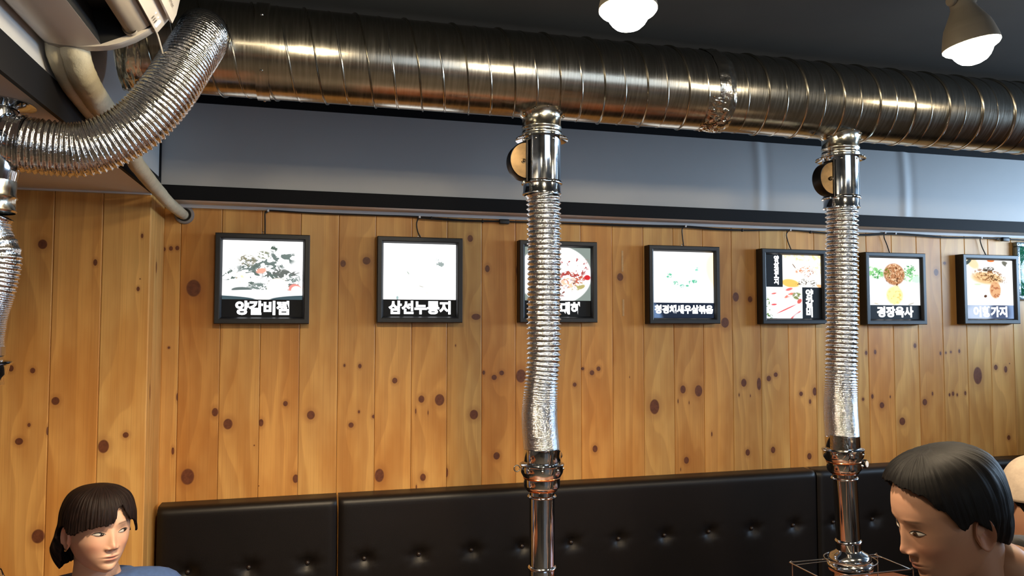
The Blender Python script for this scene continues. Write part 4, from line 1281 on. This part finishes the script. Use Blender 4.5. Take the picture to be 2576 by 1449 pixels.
# ================================================================== PEOPLE
def lerp_tab(tab, z):
    """smooth (Hermite) interpolation in a table of falling z"""
    if z >= tab[0][0]: return tab[0][1]
    if z <= tab[-1][0]: return tab[-1][1]
    n = len(tab)
    for i in range(n - 1):
        if z >= tab[i + 1][0]: break
    def sl(k):
        if k == 0 or k == n - 1:
            a, b = (tab[0], tab[1]) if k == 0 else (tab[-2], tab[-1])
            return (b[1] - a[1]) / (b[0] - a[0])
        a, b, c = tab[k - 1], tab[k], tab[k + 1]
        d0, d1 = (b[1] - a[1]) / (b[0] - a[0]), (c[1] - b[1]) / (c[0] - b[0])
        return 0 if d0 * d1 <= 0 else 2 * d0 * d1 / (d0 + d1)
    (a, va), (b, vb) = tab[i + 1], tab[i]
    h = b - a; t = (z - a) / h
    return (2 * t ** 3 - 3 * t * t + 1) * va + (t ** 3 - 2 * t * t + t) * h * sl(i + 1) + (-2 * t ** 3 + 3 * t * t) * vb + (t ** 3 - t * t) * h * sl(i)


W_T = [(.108, .004), (.104, .024), (.095, .043), (.080, .058), (.055, .070), (.030, .0745), (.0, .0745), (-.02, .0725), (-.04, .0675), (-.06, .0600), (-.08, .0490), (-.095, .0370), (-.105, .0240), (-.111, .0100)]
F_T = [(.108, .006), (.104, .030), (.095, .052), (.080, .069), (.055, .083), (.030, .0885), (.0, .0885), (-.02, .0875), (-.04, .0870), (-.06, .0862), (-.08, .0840), (-.095, .0815), (-.105, .0750), (-.111, .0620)]
B_T = [(.108, .006), (.104, .034), (.095, .060), (.080, .079), (.055, .094), (.030, .0985), (.0, .0960), (-.02, .0900), (-.04, .0760), (-.06, .0540), (-.08, .0250), (-.095, -.005), (-.105, -.030), (-.111, -.045)]
NOSE = [(.014, .0), (.004, .0035), (-.010, .0085), (-.022, .0135), (-.033, .0190), (-.038, .0175), (-.043, .0080), (-.047, .0010), (-.050, .0)]


def ga(x, z, cx, cz, sx, sz): return math.exp(-((x - cx) / sx) ** 2 - ((z - cz) / sz) ** 2)


def face_d(x, z):
    ax = abs(x); d = 0
    h = lerp_tab(NOSE, z) if -.050 < z < .014 else 0
    w = .0065 + .0045 * max(0, min(1, (.010 - z) / .045))
    d += h * math.exp(-(x / w) ** 2)
    d += .0075 * ga(ax, z, .0130, -.0385, .0052, .0050)
    d -= .0035 * ga(ax, z, .0062, -.0445, .0030, .0022)
    d -= .0060 * ga(ax, z, .0300, .0040, .0170, .0110)
    d += .0030 * ga(ax, z, .0315, .0010, .0130, .0060)
    d += .0022 * ga(ax, z, .0300, .0240, .0200, .0060)
    d += .0040 * ga(ax, z, .0430, -.0300, .0190, .0170)
    d += .0040 * ga(x, z, 0, -.0620, .0240, .0140)
    d += .0045 * ga(x, z, 0, -.0600, .0165, .0032) - .0012 * ga(x, z, 0, -.0580, .0028, .0050)
    d += .0048 * ga(x, z, 0, -.0700, .0140, .0040)
    d -= .0030 * ga(x, z, 0, -.0648, .0140, .0013)
    d -= .0028 * ga(x, z, 0, -.0800, .0150, .0045)
    d += .0042 * ga(x, z, 0, -.0950, .0150, .0095)
    return d


def head_base(z, a):
    """radius point on the head at height z and azimuth a (0 = face, + = person's left)"""
    W, F, B = lerp_tab(W_T, z), lerp_tab(F_T, z), lerp_tab(B_T, z)
    s, c = math.sin(a), math.cos(a)
    x = W * math.copysign(abs(s) ** .88, s)
    y = -F * c ** .90 if c > 0 else B * abs(c) ** .95
    return x, y


def head_mesh(lo=False):
    """returns vertices, faces, colours of a head with neck, face towards -y, eyes at z=0"""
    V, Fc, Cc = [], [], []
    zs = [.108 - .0012 * k for k in range(5)] + [.102 - .0035 * k for k in range(20)] + [.032 - .00112 * k for k in range(124)] + [-.1075 - .0009 * k for k in range(5)]
    if lo: zs = zs[::3]
    n = 160 if not lo else 72
    az = []
    for k in range(n):
        u = k / n * 2 - 1
        az.append(PI * (0.45 * u + 0.55 * u ** 3))
    skin = Vector((.610, .375, .265)); lip = Vector((.42, .150, .120)); brow = Vector((.05, .03, .022)); blush = Vector((.60, .265, .185)); dark = Vector((.14, .05, .035))
    for z in zs:
        for a in az:
            x, y = head_base(z, a)
            c = math.cos(a); col = skin.copy()
            if c > 0:
                w = min(1, c * 1.6)
                y -= face_d(x, z) * w
                ax = abs(x)
                col = col.lerp(blush, .55 * ga(ax, z, .042, -.035, .022, .020))
                col = col.lerp(blush, .4 * ga(x, z, 0, -.036, .014, .010))
                lm = max(ga(x, z, 0, -.0605, .0190, .0038) , ga(x, z, 0, -.0690, .0165, .0046))
                col = col.lerp(lip, max(0, min(1, (lm - .35) * 3)) * .8)
                col = col.lerp(dark, .70 * ga(x, z, 0, -.0648, .0150, .0011))
                bz = .0255 - 6.0 * (ax - .034) ** 2
                if .012 < ax < .052: col = col.lerp(brow, .75 * math.exp(-((z - bz) / .0026) ** 2) * min(1, (ax - .012) / .006) * min(1, (.052 - ax) / .010))
                col = col.lerp(dark, .85 * ga(ax, z, .0062, -.0450, .0032, .0018))
                col = col.lerp(dark, .25 * ga(ax, z, .0310, .0070, .0150, .0035))
            V.append((x, y, z)); Cc.append(col)
    nr = len(zs)
    for i in range(nr - 1):
        for j in range(n):
            k = (j + 1) % n
            Fc.append((i * n + j, (i + 1) * n + j, (i + 1) * n + k, i * n + k))
    Fc.append(tuple(range(n))); Fc.append(tuple((nr - 1) * n + j for j in range(n - 1, -1, -1)))
    # neck
    o = len(V); m = 40; nk = [(-.02, .045, .030), (-.06, .047, .026), (-.10, .047, .022), (-.14, .049, .024), (-.19, .060, .032), (-.23, .085, .040)]
    for (z, r, cy) in nk:
        for k in range(m):
            t = 2 * PI * k / m
            V.append((math.sin(t) * r, cy - math.cos(t) * r * 1.05, z)); Cc.append(skin * .95)
    for i in range(len(nk) - 1):
        for k in range(m):
            q = (k + 1) % m
            Fc.append((o + i * m + k, o + (i + 1) * m + k, o + (i + 1) * m + q, o + i * m + q))
    # ears
    for s in (-1, 1):
        o = len(V); m = 28
        lv = [(0.0, -.001), (.30, -.002), (.52, .001), (.70, .0045), (.84, .0085), (.95, .0100), (1.0, .0080), (1.0, .003), (.9, -.002)]
        for (q, h) in lv:
            for k in range(m):
                t = 2 * PI * k / m
                ex = math.cos(t) * .0170 * (1 - .28 * max(0, -math.sin(t))) * q
                ez = math.sin(t) * .0320 * q
                lobe = 1 if math.sin(t) > -.6 else .55
                yy = .012 + ex + .10 * ez; zz = -.016 + ez - .12 * ex
                V.append((s * (.0705 + h * lobe + .18 * (ex + .017)), yy, zz))
                Cc.append(skin.lerp(blush, .5).lerp(dark, .35 if .25 < q < .6 and lobe == 1 else 0))
        for i in range(len(lv) - 1):
            for k in range(m):
                q = (k + 1) % m
                f = (o + i * m + k, o + i * m + q, o + (i + 1) * m + q, o + (i + 1) * m + k)
                Fc.append(f if s > 0 else f[::-1])
    return V, Fc, Cc


def skin_body(chains, sub=2):
    """chains: lists of (point, radius x, radius y); each grown with the Skin modifier; returns verts, faces"""
    V, Fc = [], []
    for ch in chains:
        pts, edges, rad = [], [], []
        idx = {}
        for a in ch:
            prev = None
            for p in a:
                key = tuple(round(c, 4) for c in p[0])
                if key not in idx:
                    idx[key] = len(pts); pts.append(p[0]); rad.append((p[1], p[2] if len(p) > 2 else p[1]))
                if prev is not None: edges.append((prev, idx[key]))
                prev = idx[key]
        me = bpy.data.meshes.new('skeleton'); me.from_pydata(pts, edges, [])
        o = bpy.data.objects.new('skeleton', me); COL.objects.link(o)
        o.modifiers.new('Skin', 'SKIN'); sb = o.modifiers.new('Sub', 'SUBSURF'); sb.levels = sub; sb.render_levels = sub
        for i, r in enumerate(rad):
            sv = me.skin_vertices[0].data[i]; sv.radius = r; sv.use_root = (i == 0)
        dg = bpy.context.evaluated_depsgraph_get(); dg.update()
        ev = o.evaluated_get(dg).to_mesh()
        b = len(V)
        V += [tuple(v.co) for v in ev.vertices]
        Fc += [tuple(i + b for i in p.vertices) for p in ev.polygons]
        o.evaluated_get(dg).to_mesh_clear()
        bpy.data.objects.remove(o); bpy.data.meshes.remove(me)
    return V, Fc


def skin_mat(name, tone):
    m, nt, p = new_mat(name)
    at = nt.node('ShaderNodeAttribute', attribute_name='Col')
    c = nt.mix(1.0, at.outputs['Color'], tone, 'MULTIPLY')
    nt.l.new(c, p.inputs['Base Color'])
    p.inputs['Roughness'].default_value = .48
    p.inputs['Subsurface Weight'].default_value = .12
    p.inputs['Subsurface Radius'].default_value = (.010, .004, .002)
    pos = nt.node('ShaderNodeNewGeometry').outputs['Position']
    nt.l.new(nt.bump(nt.noise(pos, 700, 2), .06, .0005), p.inputs['Normal'])
    return m


def hair_mat(name, c0, c1):
    m, nt, p = new_mat(name)
    uv = nt.node('ShaderNodeUVMap').outputs[0]
    sep = nt.node('ShaderNodeSeparateXYZ'); nt.l.new(uv, sep.inputs[0])
    v = nt.comb(nt.m('MULTIPLY', sep.outputs[0], 420.0), nt.m('MULTIPLY', sep.outputs[1], 5.0), 0.0)
    n = nt.noise(v, 1.0, 3, .6)
    nt.l.new(nt.mix(nt.smooth(n, .35, .7), c0, c1), p.inputs['Base Color'])
    p.inputs['Roughness'].default_value = .55
    p.inputs['Specular IOR Level'].default_value = .13
    nt.l.new(nt.bump(n, .5, .0015), p.inputs['Normal'])
    return m


HAIR = hair_mat('dark_brown_hair', srgb(16, 12, 12), srgb(40, 27, 23))
HAIR2 = hair_mat('black_hair', srgb(6, 6, 7), srgb(14, 12, 12))
EYE = bpy.data.materials.new('eye'); EYE.use_nodes = True
_nt = NT(EYE.node_tree); _p = EYE.node_tree.nodes['Principled BSDF']
_nt.l.new(_nt.node('ShaderNodeAttribute', attribute_name='Col').outputs['Color'], _p.inputs['Base Color']); _p.inputs['Roughness'].default_value = .12


def put_cols(me, cols):
    a = me.color_attributes.new('Col', 'FLOAT_COLOR', 'POINT')
    for i, c in enumerate(cols): a.data[i].color = (c[0], c[1], c[2], 1)


def hair_shell(name, ends, off, mtx, m, parent, seed, lower=None, jag=.006, nz=46, na=260, curl=.35, ztop_=.1265, thick=.009):
    """hair as a thick shell; ends: (azimuth deg, end height); off(a, z) -> thickness over the skull"""
    V, Fc, UV = [], [], []
    def zend(d):
        for (a, va), (b, vb) in zip(ends, ends[1:]):
            if a <= d <= b:
                t = (d - a) / (b - a); t = t * t * (3 - 2 * t)
                return va + (vb - va) * t
        return ends[-1][1]
    for i in range(na):
        d = -180 + 360 * i / na; a = math.radians(d)
        ze = zend(d) + jag * .7 * noise.noise((d * .22, seed, 0)) + jag * .7 * noise.noise((d * .75, seed, 5)) + jag * .5 * noise.noise((d * 1.6, seed, 8))
        for k in range(nz + 1):
            t = k / nz
            zt = ztop_
            z = zt + (ze - zt) * (t ** 1.35)
            dz_ = ztop_ - .1075
            zz = max(min(z - dz_ * max(0, min(1, z / .06)), .1075), -.018)
            x, y = head_base(zz, a)
            o = off(a, z)
            r = math.hypot(x, y)
            if r < 1e-5: r = 1e-5
            top = max(0.0, min(1.0, (z - .085) / .0415))
            rr_ = r + o * (1 - top * top * .55)
            if t > .78 and ze < -.03: rr_ -= curl * .030 * ((t - .78) / .22) ** 2
            soft = min(1.0, t * 5)
            rr_ += soft * (.0013 * noise.noise((d * .9, seed, z * 16)) + .0020 * noise.noise((d * .28, z * 5, seed + 2)) - .0022 * (1 - top))
            f = rr_ / r if k else .02
            cx, cy = 0.0, .008
            V.append(mtx @ Vector((x * f, (y - cy) * f + cy if k else cy, z + .002 * min(1.0, t * 3) * noise.noise((d * .4, z * 20, 9)))))
            UV.append((i / na, t))
    n = nz + 1
    for i in range(na):
        j = (i + 1) % na
        for k in range(nz):
            Fc.append((i * n + k, i * n + k + 1, j * n + k + 1, j * n + k))
    me = bpy.data.meshes.new(name); me.from_pydata(V, [], Fc)
    uvl = me.uv_layers.new(name='UVMap')
    for lp in me.loops: uvl.data[lp.index].uv = UV[lp.vertex_index]
    me.update()
    o = link(name, me, m, parent, 180)
    sd = o.modifiers.new('thickness', 'SOLIDIFY'); sd.thickness = thick; sd.offset = -1
    return o


def make_person(label, head_m, chains, tone, eyes=True, gaze=(0, 0), lo=False):
    """one continuous body mesh: head, neck, torso and limbs"""
    hv, hf, hc = head_mesh(lo)
    bv, bf = skin_body(chains)
    V = [tuple(head_m @ Vector(v)) for v in hv]; o = len(V)
    V += bv; Fc = list(hf) + [tuple(i + o for i in f) for f in bf]
    me = bpy.data.meshes.new('person'); me.from_pydata(V, [], Fc)
    put_cols(me, hc + [Vector((.54, .32, .22))] * len(bv))
    me.validate(); me.update()
    p = link('person', me, skin_mat('skin', tone), None, 80)
    tag(p, label, 'person')
    if eyes:
        bvh = BVHTree.FromPolygons([Vector(v) for v in hv], hf)
        def fy(x, z):
            h = bvh.ray_cast(Vector((x, -.3, z)), Vector((0, 1, 0)))
            return h[0].y if h[0] else -.08
        for s in (-1, 1):
            EV, EF, EC = [], [], []
            ns, nt2 = 44, 20
            ex, ez = s * .0318, .0012
            for i in range(ns + 1):
                u = -1 + 2 * i / ns
                up = .0050 * max(0, 1 - abs(u) ** 2.2) ** .75; dn = .0036 * max(0, 1 - abs(u) ** 2.0) ** .9
                for j in range(nt2 + 1):
                    t = j / nt2
                    x = ex + u * .0150; zz = ez + s * u * .0012 - dn + (up + dn) * t
                    bul = .0030 * (1 - u * u) * (1 - (2 * t - 1) ** 2 * .6)
                    EV.append(head_m @ Vector((x, fy(x, zz) - .0006 - bul, zz)))
                    gx, gz = ex + gaze[0], ez + .0010 + gaze[1]
                    r = math.hypot(x - gx, (zz - gz))
                    c = Vector((.42, .39, .36)) if r > .0058 else (Vector((.035, .02, .014)) if r > .0024 else Vector((.004, .004, .004)))
                    if t > .86: c = c * .25
                    EC.append(c)
            n = nt2 + 1
            for i in range(ns):
                for j in range(nt2): EF.append((i * n + j, (i + 1) * n + j, (i + 1) * n + j + 1, i * n + j + 1))
            em = bpy.data.meshes.new('eye'); em.from_pydata(EV, [], EF); put_cols(em, EC); em.update()
            link('eye', em, EYE, p, 180)
            lid = []
            for i in range(25):
                u = -1.04 + 2.1 * i / 24
                uu = max(-1, min(1, u))
                x = ex + u * .0150; zz = ez + s * u * .0012 + .0053 * max(0, 1 - abs(uu) ** 2.2) ** .75
                lid.append(head_m @ Vector((x, fy(x, zz) - .0030 * (1 - uu * uu) * .5 - .0008, zz)))
            obj('eyelash_line', MB().tube(lid, .0008, 6, True, lambda q: .0004 + .0009 * math.sin(PI * min(1, max(0, q)))), M['rubber'], p)
    return p


def hand(palm, wrist, side_dir, down=(0, 0, -1)):
    """chains for a palm with five separate bent fingers; side_dir points to the thumb side"""
    palm, wrist, sd, dn = Vector(palm), Vector(wrist), Vector(side_dir).normalized(), Vector(down)
    f = (palm - wrist).normalized(); ch = []
    ch.append([[(wrist, .026, .020), (wrist + f * .03, .030, .016), (wrist + f * .065, .038, .014), (wrist + f * .09, .036, .012)]])
    for k, (o, l) in enumerate(((.027, .070), (.009, .080), (-.009, .074), (-.027, .058))):
        b = wrist + f * .082 + sd * o
        ch.append([[(b, .0095), (b + f * l * .42, .009), (b + f * l * .75 + dn * .010, .008), (b + f * l * .95 + dn * .022, .007)]])
    b = wrist + f * .035 + sd * .030
    ch.append([[(b, .0115), (b + f * .022 + sd * .020, .0105), (b + f * .048 + sd * .026 + dn * .004, .0095), (b + f * .066 + sd * .022 + dn * .010, .008)]])
    return ch


def head_matrix(pos, face_dir, pitch, roll, scale=1.0):
    """face_dir: horizontal direction the face looks; pitch > 0 looks down; roll > 0 tips to the person's left"""
    f = Vector(face_dir).normalized()
    ang = math.atan2(f.x, -f.y)
    return Matrix.Translation(Vector(pos)) @ Matrix.Rotation(ang, 4, 'Z') @ Matrix.Rotation(pitch, 4, 'X') @ Matrix.Rotation(roll, 4, 'Y') @ Matrix.Scale(scale, 4)


def cloth(name, chains, m, parent, sub=2):
    v, f = skin_body(chains, sub)
    me = bpy.data.meshes.new(name); me.from_pydata(v, [], f); me.validate(); me.update()
    return link(name, me, m, parent, 80)


def stool(x, y, label, h=.45):
    e = empty('stool', (x, y, 0), label, 'stool', 'round stools at the tables')
    obj('seat', MB().lathe([(.001, h), (.13, h), (.150, h - .006), (.155, h - .02), (.150, h - .045), (.12, h - .05), (.001, h - .05)], (x, y, 0), (0, 0, 1), 36), M['leather'], e)
    for k in range(4):
        t = PI / 4 + k * PI / 2
        obj('leg', MB().tube([(x + .10 * math.cos(t), y + .10 * math.sin(t), h - .048), (x + .15 * math.cos(t), y + .15 * math.sin(t), .0)], .011, 10), M['steel_leg'], e)
    return e


SHIRT_BLUE = mat('blue_knit', srgb(58, 84, 132), .85, noise_amt=.12, noise_scale=60, bump=.4, bump_scale=350, bump_dist=.001)
SHIRT_BLACK = mat('black_cotton', srgb(17, 17, 21), .85, bump=.3, bump_scale=300)
JEANS = mat('dark_trousers', srgb(34, 36, 46), .85)
SHOE = mat('dark_shoes', srgb(26, 24, 24), .5)
CAPM = mat('beige_cap_cloth', srgb(172, 156, 140), .85, noise_amt=.08, noise_scale=40, bump=.5, bump_scale=60, bump_dist=.002)
V3 = Vector

# ---- woman in blue at the left
H = V3((-.582, -.800, 1.057))
hm = head_matrix(H, (.60, -.80, 0), .02, .02, .99)
nb = V3((-.585, -.735, .885)); ch = V3((-.575, -.725, .76)); pv = V3((-.575, -.715, .505))
sl, sr = V3((-.415, -.725, .868)), V3((-.755, -.730, .842))
el, er = V3((-.345, -.800, .66)), V3((-.840, -.815, .655))
wl, wr_ = V3((-.47, -1.000, .716)), V3((-.775, -1.010, .716))
body = [[[(pv, .135, .11), (V3((-.575, -.72, .63)), .115, .095), (ch, .125, .10), (V3((-.58, -.73, .845)), .085, .07), (nb, .052, .05), (H + V3((.005, .035, -.09)), .046, .048)],
         [(V3((-.58, -.73, .845)), .085, .07), (sl, .052, .052), (el, .040, .040), (wl, .024, .022)],
         [(V3((-.58, -.73, .845)), .085, .07), (sr, .052, .052), (er, .040, .040), (wr_, .024, .022)],
         [(pv, .135, .11), (V3((-.50, -.76, .50)), .085), (V3((-.46, -.985, .50)), .062), (V3((-.46, -.96, .25)), .050), (V3((-.46, -.95, .06)), .036), (V3((-.46, -1.05, .035)), .034)],
         [(pv, .135, .11), (V3((-.65, -.76, .50)), .085), (V3((-.69, -.985, .50)), .062), (V3((-.69, -.96, .25)), .050), (V3((-.69, -.95, .06)), .036), (V3((-.69, -1.05, .035)), .034)]]]
body += hand(wl + V3((-.03, -.08, .0)), wl, (-.9, .3, 0)) + hand(wr_ + V3((.02, -.08, .0)), wr_, (.9, .2, 0))
w = make_person('woman with a dark bob and blue top glancing right, at lower left', hm, body, (1.0, 1.0, 1.0, 1), True, (.0058, .0004))
ends = [(-180, -.108), (-140, -.112), (-124, -.110), (-115, -.085), (-107, .008), (-92, .022), (-78, .004), (-66, .004), (-54, .016), (-38, .021), (-22, .026), (-8, .026), (-1, .032), (6, .070), (14, .074), (23, .046), (32, .030), (52, .022), (62, .008), (70, -.016), (78, -.006), (90, .020), (99, .012), (107, -.080), (118, -.106), (180, -.108)]


def off_w(a, z):
    back = .5 - .5 * math.cos(a)
    side = abs(math.sin(a))
    return .013 + .010 * back + .012 * max(0, min(1, (.06 - z) / .12)) * (.35 * side + .65 * back) + .019 * back * max(0, min(1, (.01 - z) / .06))


hair_shell('hair', ends, off_w, hm, HAIR, w, 3.0, jag=.005, na=420, ztop_=.1195, thick=.0045, curl=1.0)
cloth('shirt', [[[(pv + V3((0, 0, -.02)), .150, .125), (V3((-.575, -.72, .63)), .130, .108), (ch, .140, .115), (V3((-.58, -.73, .850)), .098, .082), (nb + V3((0, .008, .012)), .066, .064)],
                 [(V3((-.58, -.73, .850)), .098, .082), (sl, .066, .066), (sl.lerp(el, .75), .056, .056)],
                 [(V3((-.58, -.73, .850)), .098, .082), (sr, .066, .066), (sr.lerp(er, .75), .056, .056)]]], SHIRT_BLUE, w)
cloth('trousers', [[[(pv + V3((0, 0, .03)), .142, .118), (pv, .145, .12), (V3((-.50, -.76, .505)), .095), (V3((-.46, -.985, .50)), .072), (V3((-.46, -.96, .25)), .062), (V3((-.46, -.95, .10)), .055)],
                    [(pv, .145, .12), (V3((-.65, -.76, .505)), .095), (V3((-.69, -.985, .50)), .072), (V3((-.69, -.96, .25)), .062), (V3((-.69, -.95, .10)), .055)]]], JEANS, w)
er_c = hm @ V3((-.0800, .006, -.0475))
bm_ = MB().lathe([(.0002, -.0038), (.0022, -.0030), (.0038, 0), (.0022, .0030), (.0002, .0038)], er_c, (0, 0, 1), 16)
obj('earring', bm_, mat('gold', srgb(226, 190, 140), .15, 1.0), w)
stool(-.575, -.715, 'round stool under the woman in blue', .40)

# ---- black-haired person bending over at the right
H = V3((1.128, -1.985, 1.272))
fd = V3((-.967, .25, 0)); lat = V3((.25, .967, 0))
hm2 = head_matrix(H, fd, .34, .05, 1.0)
nb = V3((1.245, -2.015, 1.172)); ch = V3((1.40, -2.045, 1.085)); pv = V3((1.66, -2.12, .90)); mid = (nb + ch) / 2
sa, sb = mid + lat * .165 + V3((0, 0, -.01)), mid - lat * .165 + V3((0, 0, -.01))
ea, eb = sa + V3((-.06, .05, -.25)), sb + V3((-.04, -.02, -.26))
wa, wb = ea + V3((-.14, .12, -.12)), eb + V3((-.12, .20, -.10))
body = [[[(pv, .15, .12), (V3((1.53, -2.08, .985)), .125, .10), (ch, .135, .105), (mid, .100, .085), (nb, .056, .056), (hm2 @ V3((0, .03, -.09)), .050, .050)],
         [(mid, .100, .085), (sa, .056), (ea, .042), (wa, .026, .024)], [(mid, .100, .085), (sb, .056), (eb, .042), (wb, .026, .024)],
         [(pv, .15, .12), (V3((1.66, -2.03, .82)), .10), (V3((1.64, -2.02, .47)), .068), (V3((1.66, -2.02, .09)), .042), (V3((1.55, -2.0, .04)), .036)],
         [(pv, .15, .12), (V3((1.68, -2.21, .82)), .10), (V3((1.68, -2.22, .47)), .068), (V3((1.70, -2.23, .09)), .042), (V3((1.59, -2.21, .04)), .036)]]]
body += hand(wa + V3((-.06, .05, -.04)), wa, (.3, .9, .2)) + hand(wb + V3((-.06, .05, -.04)), wb, (.3, .9, .2))
p2 = make_person('black-haired person in a dark top bending over at lower right', hm2, body, (.50, .445, .41, 1), True, (-.001, -.0025))
ends2 = [(-180, -.070), (-140, -.066), (-112, -.045), (-100, -.008), (-90, .014), (-80, .004), (-68, .046), (-50, .078), (-30, .088), (0, .092), (30, .088), (50, .078), (68, .046), (80, .004), (90, .014), (100, -.008), (112, -.045), (140, -.066), (180, -.070)]


def off_2(a, z):
    back = .5 - .5 * math.cos(a)
    return .0075 + .007 * back + .006 * abs(math.sin(a)) * max(0, min(1, (z + .02) / .05))


hair_shell('hair', ends2, off_2, hm2, HAIR2, p2, 8.0, jag=.0025, curl=.6)
cloth('shirt', [[[(pv, .165, .135), (V3((1.53, -2.08, .985)), .140, .115), (ch, .150, .120), (mid, .114, .098), (nb + V3((.012, 0, .004)), .070, .068)],
                 [(mid, .114, .098), (sa, .070), (sa.lerp(ea, .8), .058)], [(mid, .114, .098), (sb, .070), (sb.lerp(eb, .8), .058)]]], SHIRT_BLACK, p2)
cloth('trousers', [[[(pv + V3((-.04, .01, .03)), .150, .125), (pv, .160, .13), (V3((1.66, -2.03, .82)), .11), (V3((1.64, -2.02, .47)), .080), (V3((1.66, -2.02, .12)), .062)],
                    [(pv, .160, .13), (V3((1.68, -2.21, .82)), .11), (V3((1.68, -2.22, .47)), .080), (V3((1.70, -2.23, .12)), .062)]]], JEANS, p2)

# ---- person in a beige cap behind, at the right edge
H = V3((1.905, -1.525, 1.120))
hm3 = head_matrix(H, (-.35, .94, 0), .06, 0, 1.0)
nb = V3((1.93, -1.555, .945)); pv = V3((1.98, -1.60, .53)); ch = V3((1.95, -1.585, .80)); mid = V3((1.94, -1.57, .885))
sa, sb = V3((1.78, -1.63, .885)), V3((2.10, -1.52, .885))
ea, eb = V3((1.72, -1.52, .68)), V3((2.14, -1.36, .68))
wa, wb = V3((1.78, -1.32, .722)), V3((2.04, -1.24, .722))
body = [[[(pv, .15, .12), (V3((1.965, -1.59, .66)), .125, .10), (ch, .135, .11), (mid, .10, .085), (nb, .056, .056), (H + V3((.01, -.03, -.09)), .05, .05)],
         [(mid, .10, .085), (sa, .056), (ea, .042), (wa, .026, .024)], [(mid, .10, .085), (sb, .056), (eb, .042), (wb, .026, .024)],
         [(pv, .15, .12), (V3((1.90, -1.55, .50)), .09), (V3((1.80, -1.33, .50)), .065), (V3((1.80, -1.36, .25)), .052), (V3((1.80, -1.36, .07)), .038), (V3((1.79, -1.26, .04)), .034)],
         [(pv, .15, .12), (V3((2.06, -1.52, .50)), .09), (V3((2.03, -1.28, .50)), .065), (V3((2.03, -1.31, .25)), .052), (V3((2.03, -1.31, .07)), .038), (V3((2.02, -1.21, .04)), .034)]]]
body += hand(wa + V3((.02, .08, 0)), wa, (.9, -.2, 0)) + hand(wb + V3((-.04, .08, 0)), wb, (-.9, -.3, 0))
p3 = make_person('person in a pale beige cap half out of frame at the right edge', hm3, body, (.70, .62, .55, 1), True, (0, 0), True)
hair_shell('hair', [(-180, -.06), (-120, -.05), (-100, -.01), (-80, .0), (-66, .02), (-50, .04), (0, .05), (50, .04), (66, .02), (80, .0), (100, -.01), (120, -.05), (180, -.06)], lambda a, z: .006, hm3, HAIR2, p3, 5.0, jag=.002, na=120, nz=24)
rows = []
for k in range(25):
    z = .032 + (.150 - .032) * math.sin(PI / 2 * k / 24)
    q = math.cos(PI / 2 * k / 24) ** .75
    rows.append([hm3 @ V3((.098 * math.sin(a) * max(q, .004) * (1 + .012 * noise.noise((a * 2, z * 30, 3))), .008 - .117 * math.cos(a) * max(q, .004), z + .003 * noise.noise((a * 3, z * 20, 6)))) for a in [2 * PI * j / 72 for j in range(72)]])
cap = obj('cap', MB().rings(rows, True, False, True), CAPM, p3, 80)
sd = cap.modifiers.new('thickness', 'SOLIDIFY'); sd.thickness = .004; sd.offset = -1
rows = []
for k in range(7):
    q = k / 6
    rows.append([hm3 @ V3(((.092 + .004 * q) * math.sin(a), .008 - (.112 + .075 * q * math.cos(a) ** .8) * math.cos(a), .036 - .016 * q - .010 * math.sin(a) ** 2)) for a in [math.radians(-62 + 124 * j / 30) for j in range(31)]])
brim = obj('brim', MB().rings(rows, False), CAPM, cap, 80)
sd = brim.modifiers.new('thickness', 'SOLIDIFY'); sd.thickness = .004
obj('cap_button', MB().lathe([(.008, 0), (.007, .004), (.0003, .006)], hm3 @ V3((0, .008, .149)), (0, 0, 1), 14), CAPM, cap)
cloth('shirt', [[[(pv, .165, .135), (V3((1.965, -1.59, .66)), .14, .115), (ch, .15, .125), (mid, .114, .098), (nb + V3((0, 0, .008)), .068, .066)],
                 [(mid, .114, .098), (sa, .070), (sa.lerp(ea, .8), .058)], [(mid, .114, .098), (sb, .070), (sb.lerp(eb, .8), .058)]]], mat('dark_jacket', srgb(40, 36, 40), .8), p3)
cloth('trousers', [[[(pv + V3((0, 0, .04)), .15, .125), (pv, .16, .13), (V3((1.90, -1.55, .505)), .10), (V3((1.80, -1.33, .50)), .075), (V3((1.80, -1.36, .25)), .064), (V3((1.80, -1.36, .10)), .058)],
                    [(pv, .16, .13), (V3((2.06, -1.52, .505)), .10), (V3((2.03, -1.28, .50)), .075), (V3((2.03, -1.31, .25)), .064), (V3((2.03, -1.31, .10)), .058)]]], JEANS, p3)
stool(1.98, -1.60, 'round stool under the person in the beige cap', .41)
